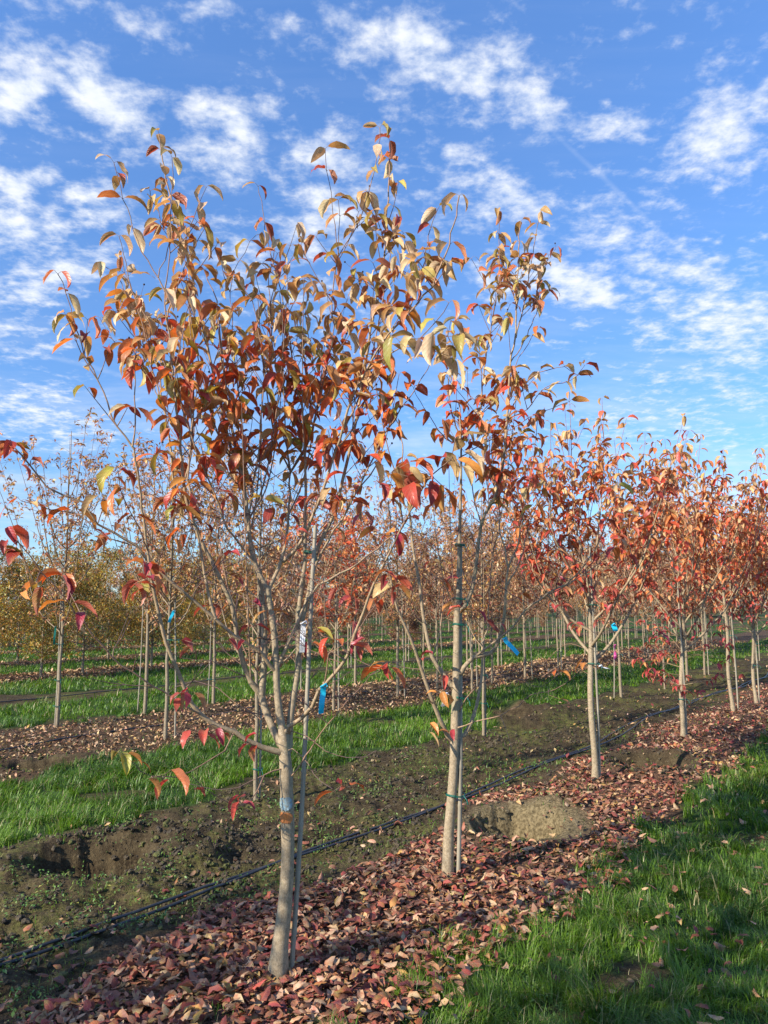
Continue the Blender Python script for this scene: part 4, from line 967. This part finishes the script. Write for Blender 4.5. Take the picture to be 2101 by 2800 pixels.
# ------------------------------------------------------------------ background trees: prototypes, then copies
def bg_tree(seed, kind):
    """returns (wood mesh, leaf mesh) standing at the origin"""
    r = rs(seed); tb = Tubes(); P, A, S, C = [], [], [], []
    pal = {'whip': 'whip', 'tan': 'pinkred', 'gold': 'gold', 'rust': 'rust', 'red': 'red', 'green': 'green', 'far': 'pinkred'}[kind]
    if kind in ('whip', 'tan', 'red'):
        h = r.uniform(3.7, 4.2) if kind == 'whip' else r.uniform(3.3, 3.8); tr = r.uniform(.022, .03); tint = .78
        ks = np.linspace(-.03, h * .97, 16); wx = np.cumsum(r.normal(0, .006, 16)); wy = np.cumsum(r.normal(0, .006, 16))
        TP = np.stack([wx, wy, ks], -1); TR = tr * (1 - ks / (h * 1.02)) ** .75 + .0015; tb.add(TP, TR, 8, tint)
        nb = 26 if kind == 'whip' else 24
        for i in range(nb):
            k = r.uniform(1.25, h * .8) if i > 5 else r.uniform(1.15, 1.8); a = r.uniform(0, 6.28); p = np.array([np.interp(k, ks, wx), np.interp(k, ks, wy), k])
            L = (h - k) * r.uniform(.45, .95) + .15; e = r.uniform(.30, .6) if kind == 'whip' else r.uniform(.35, .75)
            dirn = np.array([math.cos(a) * e, math.sin(a) * e, 1]); dirn /= np.linalg.norm(dirn)
            pts = [p, p + (dirn * .5 + np.array([math.cos(a), math.sin(a), 0]) * .25) * L * .35, p + dirn * L * .65 + np.array([math.cos(a), math.sin(a), 0]) * .06, p + dirn * L + np.array([0, 0, .05])]
            Q = catmull(pts, .09); rq = np.linspace(min(.009, np.interp(k, ks, TR) * .6), .0018, len(Q)); tb.add(Q, rq, 5, tint)
            for j in range(2, len(Q)):
                for q in range(2):
                    if r.rand() < .5:
                        d = np.array([r.normal(), r.normal(), r.uniform(.2, 1.3)]); d /= np.linalg.norm(d); l2 = r.uniform(.08, .3); e2 = Q[j] + d * l2
                        tb.add([Q[j], e2], [.0018, .0011], 3, tint)
                        m = r.poisson(7.0 if kind == 'whip' else 6.5)
                        for w in range(m): P.append(Q[j] + d * l2 * r.uniform(.2, 1)); A.append(r.uniform(0, 6.28)); S.append(r.uniform(.05, .08) if kind == 'whip' else r.uniform(.08, .115)); C.append(pal_pick(r, pal))
        ts = TS_SMALL
    else:
        h, zc, rx, n, sz, tr = {'gold': (4.3, .8, 1.5, 6500, .115, .04), 'rust': (3.9, .45, .8, 6000, .085, .03), 'green': (9, .6, 3.4, 7000, .34, .15), 'far': (4.0, 1.1, 1.05, 2600, .125, .03)}[kind]
        tb.add([(0, 0, -.03), (.01, 0, zc), (0, .02, h * .5), (.02, 0, h * .92)], [tr * 1.2, tr, tr * .6, .006], 8, 1.0)
        cl = []
        for i in range(46 if kind != 'far' else 26):
            k = zc + (h - zc) * r.rand() ** .9; f = (k - zc) / (h - zc); rm = rx * (math.sin(math.pi * min(1, f * .8 + .18)) ** .8) * r.uniform(.45, 1.08)
            a = r.uniform(0, 6.28); e = np.array([math.cos(a) * rm, math.sin(a) * rm, k]); p = np.array([0, 0, max(zc * .9, k - rm * .8)])
            tb.add([p, p * .45 + e * .55 + np.array([0, 0, -.04 * h / 4]), e], [tr * .28, tr * .18, .003], 4); cl.append(e)
        cl = np.array(cl); per = n // len(cl)
        for e in cl:
            cnt = r.poisson(per); sg = rx * r.uniform(.12, .27)
            for q in range(cnt):
                v_ = r.normal(0, 1, 3); v_ = v_ / np.linalg.norm(v_) * r.rand() ** .5 * sg * 1.7
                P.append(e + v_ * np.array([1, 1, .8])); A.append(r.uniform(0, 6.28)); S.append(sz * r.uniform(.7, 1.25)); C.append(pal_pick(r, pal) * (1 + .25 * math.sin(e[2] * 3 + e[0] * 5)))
        ts = TS_SMALL
    P = np.array(P); P[:, 2] = np.maximum(P[:, 2], .12)
    lm = leaves_mesh('crown', ts, P, np.array(A), np.array(S), np.clip(np.array(C), .01, 1), M_LEAF_FAR, seed, r.normal(0, .6, len(P)), r.normal(0, .7, len(P)))
    return tb.mesh('trunk', M_BARK), lm
PROTO = {}
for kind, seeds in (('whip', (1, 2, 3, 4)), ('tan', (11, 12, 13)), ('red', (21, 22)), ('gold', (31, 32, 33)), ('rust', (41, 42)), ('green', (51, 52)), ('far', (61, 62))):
    PROTO[kind] = [bg_tree(900 + s_, kind) for s_ in seeds]
    print(kind, len(PROTO[kind][0][1].polygons))
NAMES = {'whip': 'nursery_tree', 'tan': 'nursery_tree', 'red': 'dogwood_tree', 'gold': 'golden_tree', 'rust': 'bronze_tree', 'green': 'shelterbelt_tree', 'far': 'nursery_tree'}
rb = rs(4242)
def plant(kind, x, y, label, group=None, sc=None, v=None, rz=None):
    tm, lm = PROTO[kind][rb.randint(len(PROTO[kind])) if v is None else v]
    o = thing(NAMES[kind], label, 'tree', (x, y, on_ground(x, y)), group, rb.uniform(0, 6.28) if rz is None else rz)
    s_ = rb.uniform(.9, 1.08) if sc is None else sc; o.scale = (s_, s_, s_)
    link('trunk', tm, o); link('crown', lm, o)
    return o

# bamboo canes with ties -----------------------------------------------------
def cane(p0, p1, r, label, ties=(), group=None, name='bamboo_cane', tie_r=None, col=None):
    p0 = np.array(p0, float); p1 = np.array(p1, float); z = on_ground(p0[0], p0[1]); p0[2] = z - .05
    o = thing(name, label, 'cane', (p0[0], p0[1], z), group); L = np.linalg.norm(p1 - p0); n = max(4, int(L / .21)); pts, rad = [], []
    rr_ = rs(int(abs(p0[0] * 1000)) % 9999)
    for i in range(n):
        for f, k in ((0, 1.16), (.05, 1.0), (.5, .98), (.95, 1.0)):
            t_ = (i + f) / n; pts.append(p0 + (p1 - p0) * t_ + np.array([math.sin(t_ * 5) * .006, 0, 0])); rad.append(r * k * (1 - .18 * t_))
    tb = Tubes(); tb.add(np.array(pts) - np.array(o.location), rad, 9, col=(.3, .27, .2)); link('pole', tb.mesh('pole', M_BAMBOO), o)
    for (tp, tr) in ties:
        tt = Tubes(); a = np.linspace(0, 2 * np.pi, 22)
        c = np.array(tp) - np.array(o.location)
        for dz in (-.004, .002):
            ring = np.stack([c[0] + np.cos(a) * tr[0], c[1] + np.sin(a) * tr[1], c[2] + dz + .004 * np.sin(a * 2)], -1); tt.add(ring, .0026, 5)
        tt.add([c + np.array([tr[0] * .8, -tr[1] * .6, 0]), c + np.array([tr[0] * 1.1, -tr[1], -.02]), c + np.array([tr[0] * 1.2, -tr[1], -.045])], .003, 4)
        link('tie', tt.mesh('tie', M_TAPE), o)
    return o
cane(at(795, 2640, 3.60), at(867, 1430, 3.66), .0112, 'tall pale bamboo cane leaning beside the nearest dogwood trunk', [(at(848, 1509, 3.70), (.026, .024))])
cane(at(1253, 2384, 4.84), at(1263, 1480, 4.90), .013, 'bamboo cane tied close against the second dogwood trunk with green tape',
     [(at(1246, 2172, 4.86), (.055, .055)), (at(1258, 1707, 4.87), (.042, .04)), (at(1262, 1907, 4.86), (.04, .04)), (at(1256, 1637, 4.88), (.04, .04)), (at(1258, 1490, 4.9), (.03, .03))])
def row_cane(P, off_, h, label, tz=(), r=.012, group=None, tr=.05):
    p = np.array([P[0] + off_[0], P[1] + off_[1], 0]); z = on_ground(*P)
    return cane(p, (P[0] + off_[0] * .6, P[1] + off_[1] * .6, z + h), r, label, [((P[0] + off_[0] * .5, P[1] + off_[1] * .5, z + k), (tr, tr)) for k in tz], group)
row_cane(P3, (.05, .0), 2.1, 'bamboo cane standing right against the third dogwood trunk', (1.02, 1.55))
row_cane(P4, (.05, -.01), 1.9, 'bamboo cane behind the sprouts of the fourth dogwood', (.45,))
row_cane(P5, (.09, .0), 1.9, 'pale bamboo cane beside the slim fifth dogwood trunk', (1.1,))
row_cane(P6, (.05, -.01), 1.9, 'bamboo cane tied to the sixth dogwood near the edge of the photo', (.6,))

# individually seen trees of the second, third and fourth rows (photo pixel of the trunk foot)
def d2(u, v): return b(u * 1.26566, v * 1.26566)
seen = [
 ('whip', d2(552, 1732), .80, 'thin young tree with green tape rings right behind the nearest dogwood trunk', 0, (.25,), .0, .7),
 ('whip', d2(1045, 1590), .86, 'thin straight young tree just right of the second dogwood, grass behind it', 1, (.75, .4), None, 1.0),
 ('tan', d2(1342, 1508), .92, 'young tree with a curved pale foot, behind the third dogwood', 2, (.75,), -.12, 1.6),
 ('whip', d2(357, 1597), 1.0, 'leaning pale young tree with a crossed cane, left of the nearest dogwood', 1, (1.2,), .12, 1.0),
 ('whip', d2(124, 1570), 1.02, 'pale smooth young tree standing alone left with green tape and a dark fork', 0, (.28, .62, 1.1), -.035, 0),
 ('whip', d2(313, 1541), 1.0, 'young tree paired with a straight pale cane, right of the lone pale tree', 2, (), -.11, 0),
 ('whip', d2(462, 1522), 1.0, 'young tree with a parallel cane, behind the lower left limb of the nearest dogwood', 3, (.4,), -.1, 0),
 ('whip', d2(860, 1510), .95, 'leaning young tree with a crossed cane between the two nearest dogwoods', 2, (), .12, .6),
 ('tan', d2(945, 1490), .95, 'slim young tree directly left of the second dogwood trunk', 0, (), .1, 0),
 ('tan', d2(1020, 1492), .95, 'slim young tree close behind the right fork of the second dogwood', 1, (), .1, 0),
 ('tan', d2(1135, 1466), 1.0, 'young tree with a slanting cane beyond the grass, right of the second dogwood', 2, (), .16, 0),
]
for (kind, P, sc, lb, v_, ties, co, lean) in seen:
    plant(kind, P[0], P[1], lb, None, sc, v_ % len(PROTO[kind]))
    if co is not None and co != 0:
        row_cane(P, (co, 0), 1.9, 'pale bamboo cane beside the ' + lb.split(' ', 1)[1 if False else 0] + ' ' + ' '.join(lb.split()[1:9]) if False else 'pale cane of the ' + ' '.join(lb.split()[:11]), ties, .011, None, max(.05, abs(co) * .7))
    elif ties:
        row_cane(P, (.03, .02), 1.9, 'slim cane tied to the ' + ' '.join(lb.split()[:10]), ties, .009, None, .04)

# rows running away: kinds change along and across the rows
count = {}
GL = {'whip': ('slender pale nursery tree with sparse tan leaves among the distant rows', 'slender pale nursery trees in the distant rows'),
      'tan': ('nursery tree with a loose pinkish tan crown among the distant rows', 'pinkish tan nursery trees in the distant rows'),
      'red': ('small red leaved dogwood farther back among the rows', 'red leaved dogwoods farther back'),
      'gold': ('broad tree with dense golden green leaves at the left in the middle distance', 'golden green trees in the middle distance'),
      'rust': ('dense upright tree with dark bronze leaves in the middle distance', 'dark bronze trees in the middle distance'),
      'far': ('small thin crowned nursery tree in the farthest rows', 'nursery trees in the farthest rows'),
      'green': ('tall dark green tree on the far edge of the nursery', 'shelterbelt trees beyond the nursery')}
placed = [P for _, P, *_ in seen]
def in_view(x, y, pad=3.0): return y > 3 and abs(x) < y * .481 + pad
cane_proto = None
def try_plant(kind, s_, t_, staked=False, sc=None):
    global cane_proto
    x, y = xy(s_, t_)
    if not in_view(x, y): return
    if any(math.hypot(x - q[0], y - q[1]) < .9 for q in placed): return
    placed.append((x, y)); lb, gr = GL[kind]; plant(kind, x, y, lb, gr, sc); count[kind] = count.get(kind, 0) + 1
    if staked:
        if cane_proto is None:
            cane_proto = row_cane((x, y), (.09, .0), 2.0, 'pale bamboo cane beside a slender tree in the distant rows', (.5,), .014, 'bamboo canes in the distant rows', .06)
        else: copy_tree(cane_proto, (x + .08, y - .03, on_ground(x, y)), rb.uniform(-.5, .5), rb.uniform(.9, 1.05))
for (t_, lo, hi, step, kinds) in [
    (4.62, 16.5, 40, 1.9, ['red', 'tan', 'red']), (7.72, 10, 40, 1.7, ['whip', 'tan', 'red']), (9.78, 9.5, 44, 1.8, ['whip', 'whip', 'tan'])]:
    s_ = lo
    while s_ < hi:
        try_plant(kinds[rb.randint(len(kinds))], s_ + rb.uniform(-.2, .2), t_ + rb.uniform(-.06, .06), staked=rb.rand() < .5); s_ += step * rb.choice([1, 1, 1, 1.6])
for (t_, lo, hi, step) in [(12.9, 12, 48, 1.8), (17.0, 9, 52, 1.6), (21.2, 9, 56, 1.9), (26.4, 9, 60, 2.1), (32, 8, 66, 2.5), (38, 8, 76, 3.0), (45, 8, 80, 3.5), (54, 10, 90, 4)]:
    s_ = lo
    while s_ < hi:
        x, y = xy(s_, t_); az = x / max(y, .1)     # which block of the nursery the spot lies in
        if t_ > 24: kind = ['far', 'far', 'tan', 'gold', 'rust'][rb.choice(5, p=[.45, .2, .1, .1, .15])] if az > -.2 else ['gold', 'far', 'rust', 'gold', 'far'][rb.randint(5)]
        elif az < -.17 and t_ > 15: kind = 'gold'
        elif t_ == 12.9: kind = 'whip' if rb.rand() < .6 else 'tan'
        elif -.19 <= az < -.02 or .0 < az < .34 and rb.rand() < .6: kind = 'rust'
        else: kind = ['tan', 'red', 'whip', 'far'][rb.randint(4)]
        if not (t_ == 12.9 and az < -.05):
            try_plant(kind, s_ + rb.uniform(-.3, .3), t_ + rb.uniform(-.1, .1), sc=rb.uniform(.6, .84) if kind == 'gold' else (rb.uniform(.8, 1.08) if t_ < 24 else rb.uniform(.6, 1.1)), staked=(kind in ('whip', 'tan') and t_ < 20))
        s_ += step * rb.choice([1, 1, 1.5])
for i, (x, y) in enumerate([(xx, 125 + 14 * math.sin(xx * .13)) for xx in np.arange(-78, 92, 4.4)]):
    placed.append((x, y)); plant('green', x, y, *GL['green'], sc=rb.uniform(.7, 1.15)); count['green'] = count.get('green', 0) + 1
print(count)

# ------------------------------------------------------------------ small things: pipes, ribbons, labels, paint
def pipe(toff, s0, s1, seed, label, sag):
    s_ = np.arange(s0, s1, .12); t_ = toff + .10 * np.sin(s_ * .55 + seed) + .05 * np.sin(s_ * 1.7 + seed * 2) + .25 * sstep(0, 4, 4 - s_)
    x, y = xy(s_, t_); z = H(x, y); z = np.convolve(np.pad(z, 6, 'edge'), np.ones(13) / 13, 'valid') + .016 + sag * (np.sin(s_ * 2.1 + seed) * .5 + .5)
    tb = Tubes(); tb.add(np.stack([x, y, z], -1),   .0088, 8, col=(.02, .02, .02))
    tag(link('irrigation_pipe', tb.mesh('irrigation_pipe', M_PIPE)), label, 'pipe')
pipe(3.42, -2.5, 34, .3, 'black irrigation pipe lying on the soil behind the dogwood row, the one nearer the leaves', .01)
pipe(3.47, -2.5, 34, .9, 'second black irrigation pipe on the soil, the one nearer the grass', .012)
pipe(8.75, -2, 30, 2.0, 'black irrigation pipe among tan leaves beyond the first grass strip', .008)
pipe(12.85, -2, 30, 1.0, 'black irrigation pipe on the mossy soil beyond the second grass strip', .008)

def ribbon(p0, p1, w, mat, label, name='flagging_ribbon', cat='ribbon', twist=.5, knot=True, group=None, wdir=(1, 0, 0)):
    p0 = np.array(p0); p1 = np.array(p1); n = 12; V = []; 
    for i in range(n + 1):
        f = i / n; c = p0 + (p1 - p0) * f + np.array([0, .006 * math.sin(f * 7), 0]); a = twist * f
        W = np.array([math.cos(a) * wdir[0], math.sin(a), wdir[2]]) * w / 2
        nrm = np.array([-math.sin(a), math.cos(a), 0]) * .0003
        V += [c - W - nrm, c + W - nrm, c + W + nrm, c - W + nrm]
    V = np.array(V) - p0; i = np.arange(n)[:, None] * 4; j = np.arange(4)[None]; k = (j + 1) % 4
    Q = np.stack([i + j, i + k, i + 4 + k, i + 4 + j], -1).reshape(-1, 4); Q = np.vstack([Q, [[3, 2, 1, 0]], [[n * 4, n * 4 + 1, n * 4 + 2, n * 4 + 3]]])
    o = thing(name, label, cat, tuple(p0), group); link('strip', mesh_np('strip', V, Q, None, mat, smooth=False), o)
    if knot:
        a = np.linspace(0, 2 * np.pi, 16); tb = Tubes(); tb.add(np.stack([np.cos(a) * .011, np.sin(a) * .011, .006 + .006 * np.cos(a)], -1), .0038, 6); tb.add([(0, 0, .004), (.012, -.004, .012), (.016, -.006, .002)], .003, 5)
        link('knot', tb.mesh('knot', mat), o)
    return o
ribbon(at(885, 1878, 3.36), at(878, 1952, 3.36), .023, M_BLUE, 'bright blue ribbon hanging from a low right limb of the nearest dogwood')
ribbon(at(1380, 1748, 4.74), at(1418, 1789, 4.70), .026, M_BLUE, 'blue ribbon sticking out right of the second dogwood', wdir=(.7, 0, .7))
ribbon(at(1678, 1708, 6.95), at(1684, 1726, 6.95), .045, M_BLUE, 'small blue ribbon knotted on the third dogwood', twist=.2)
ribbon(at(475, 1672, 9.6), at(462, 1702, 9.6), .035, M_BLUE, 'blue ribbon on the leaning young tree left of the nearest dogwood')
ribbon(at(152, 1715, 10.5), at(148, 1762, 10.5), .025, M_TAPE, 'dark green tape tail hanging left of the lone pale young tree')
ribbon(at(1682, 1765, 8.5), at(1682, 1805, 8.5), .03, M_PINK, 'thin pink and purple ribbon hanging behind the third dogwood', twist=4)
def label_tag(p0, p1, w, label, lines=2, knot=True):
    o = ribbon(p0, p1, w, M_TAG, label, 'plant_label', 'plant label', .12, knot)
    p0 = np.array(p0); p1 = np.array(p1); d = p1 - p0; L = np.linalg.norm(d); d /= L; tb = []
    side = np.array([1, 0, 0]); side = side - d * side.dot(d); side /= np.linalg.norm(side); V = []; Q = []
    for li, off_ in enumerate(np.linspace(-.22, .22, lines)):
        f = .22; r = rs(li + 3)
        while f < .90:
            l = r.uniform(.02, .06); a = d * L * f + side * w * off_; e = d * L * min(f + l, .93) + side * w * off_; nn = np.array([0, -.0022, 0]) + np.array([0, .006, 0]) * math.sin(f * 7) - np.array([0, .0, 0])
            h_ = side * w * .04; q = [a - h_ + nn, a + h_ + nn, e + h_ + nn, e - h_ + nn]; k = len(V); V += q; Q.append([k, k + 1, k + 2, k + 3]); f += l + r.uniform(.008, .02)
    link('print', mesh_np('print', np.array(V), np.array(Q), None, M_INK, smooth=False), o)
    return o
label_tag(at(830, 1706, 3.50), at(826, 1784, 3.50), .022, 'long white plant label with two printed lines hanging in the nearest dogwood')
label_tag(at(1219, 1900, 4.74), at(1211, 1932, 4.74), .02, 'small translucent white label on the second dogwood left of its trunk', 1)
label_tag(at(1642, 1822, 6.9), at(1669, 1830, 6.9), .028, 'white label pointing sideways from the third dogwood above its fork', 2)

# paint marks on the near trunk, thin skins a millimetre or two proud of the bark
def paint(v0, v1, mat, label, seed):
    r = rs(seed); pp, pY, pr = L1['T']; n = 16; V = []; Q = []
    m = 14
    for i in range(n + 1):
        v = v0 + (v1 - v0) * i / n; u = np.interp(-v, -pp[:, 1], pp[:, 0]); rad = np.interp(-v, -pp[:, 1], pr) * 1.075 + .0012; c = at(u, v, 3.58)
        e = math.sin(math.pi * (i + .5) / (n + 1)) ** .35
        for j in range(m + 1):
            a = R(262) + (j / m - .5) * R(125) * e * (1 + r.normal(0, .035)) ; V.append(c + np.array([math.cos(a) * rad, math.sin(a) * rad, r.normal(0, .0015)]))
    i = np.arange(n)[:, None] * (m + 1); j = np.arange(m)[None]; Q = np.stack([i + j, i + j + 1, i + m + 2 + j, i + m + 1 + j], -1).reshape(-1, 4)
    o = link('paint_mark', mesh_np('paint_mark', np.array(V) - np.array(root1.location), Q, None, mat), trk1); o['label'] = label
paint(2176, 2212, M_PAINT_B, 'pale blue paint mark', 1)
paint(2217, 2246, M_PAINT_O, 'orange paint mark', 2)
print('done', len(bpy.data.objects))
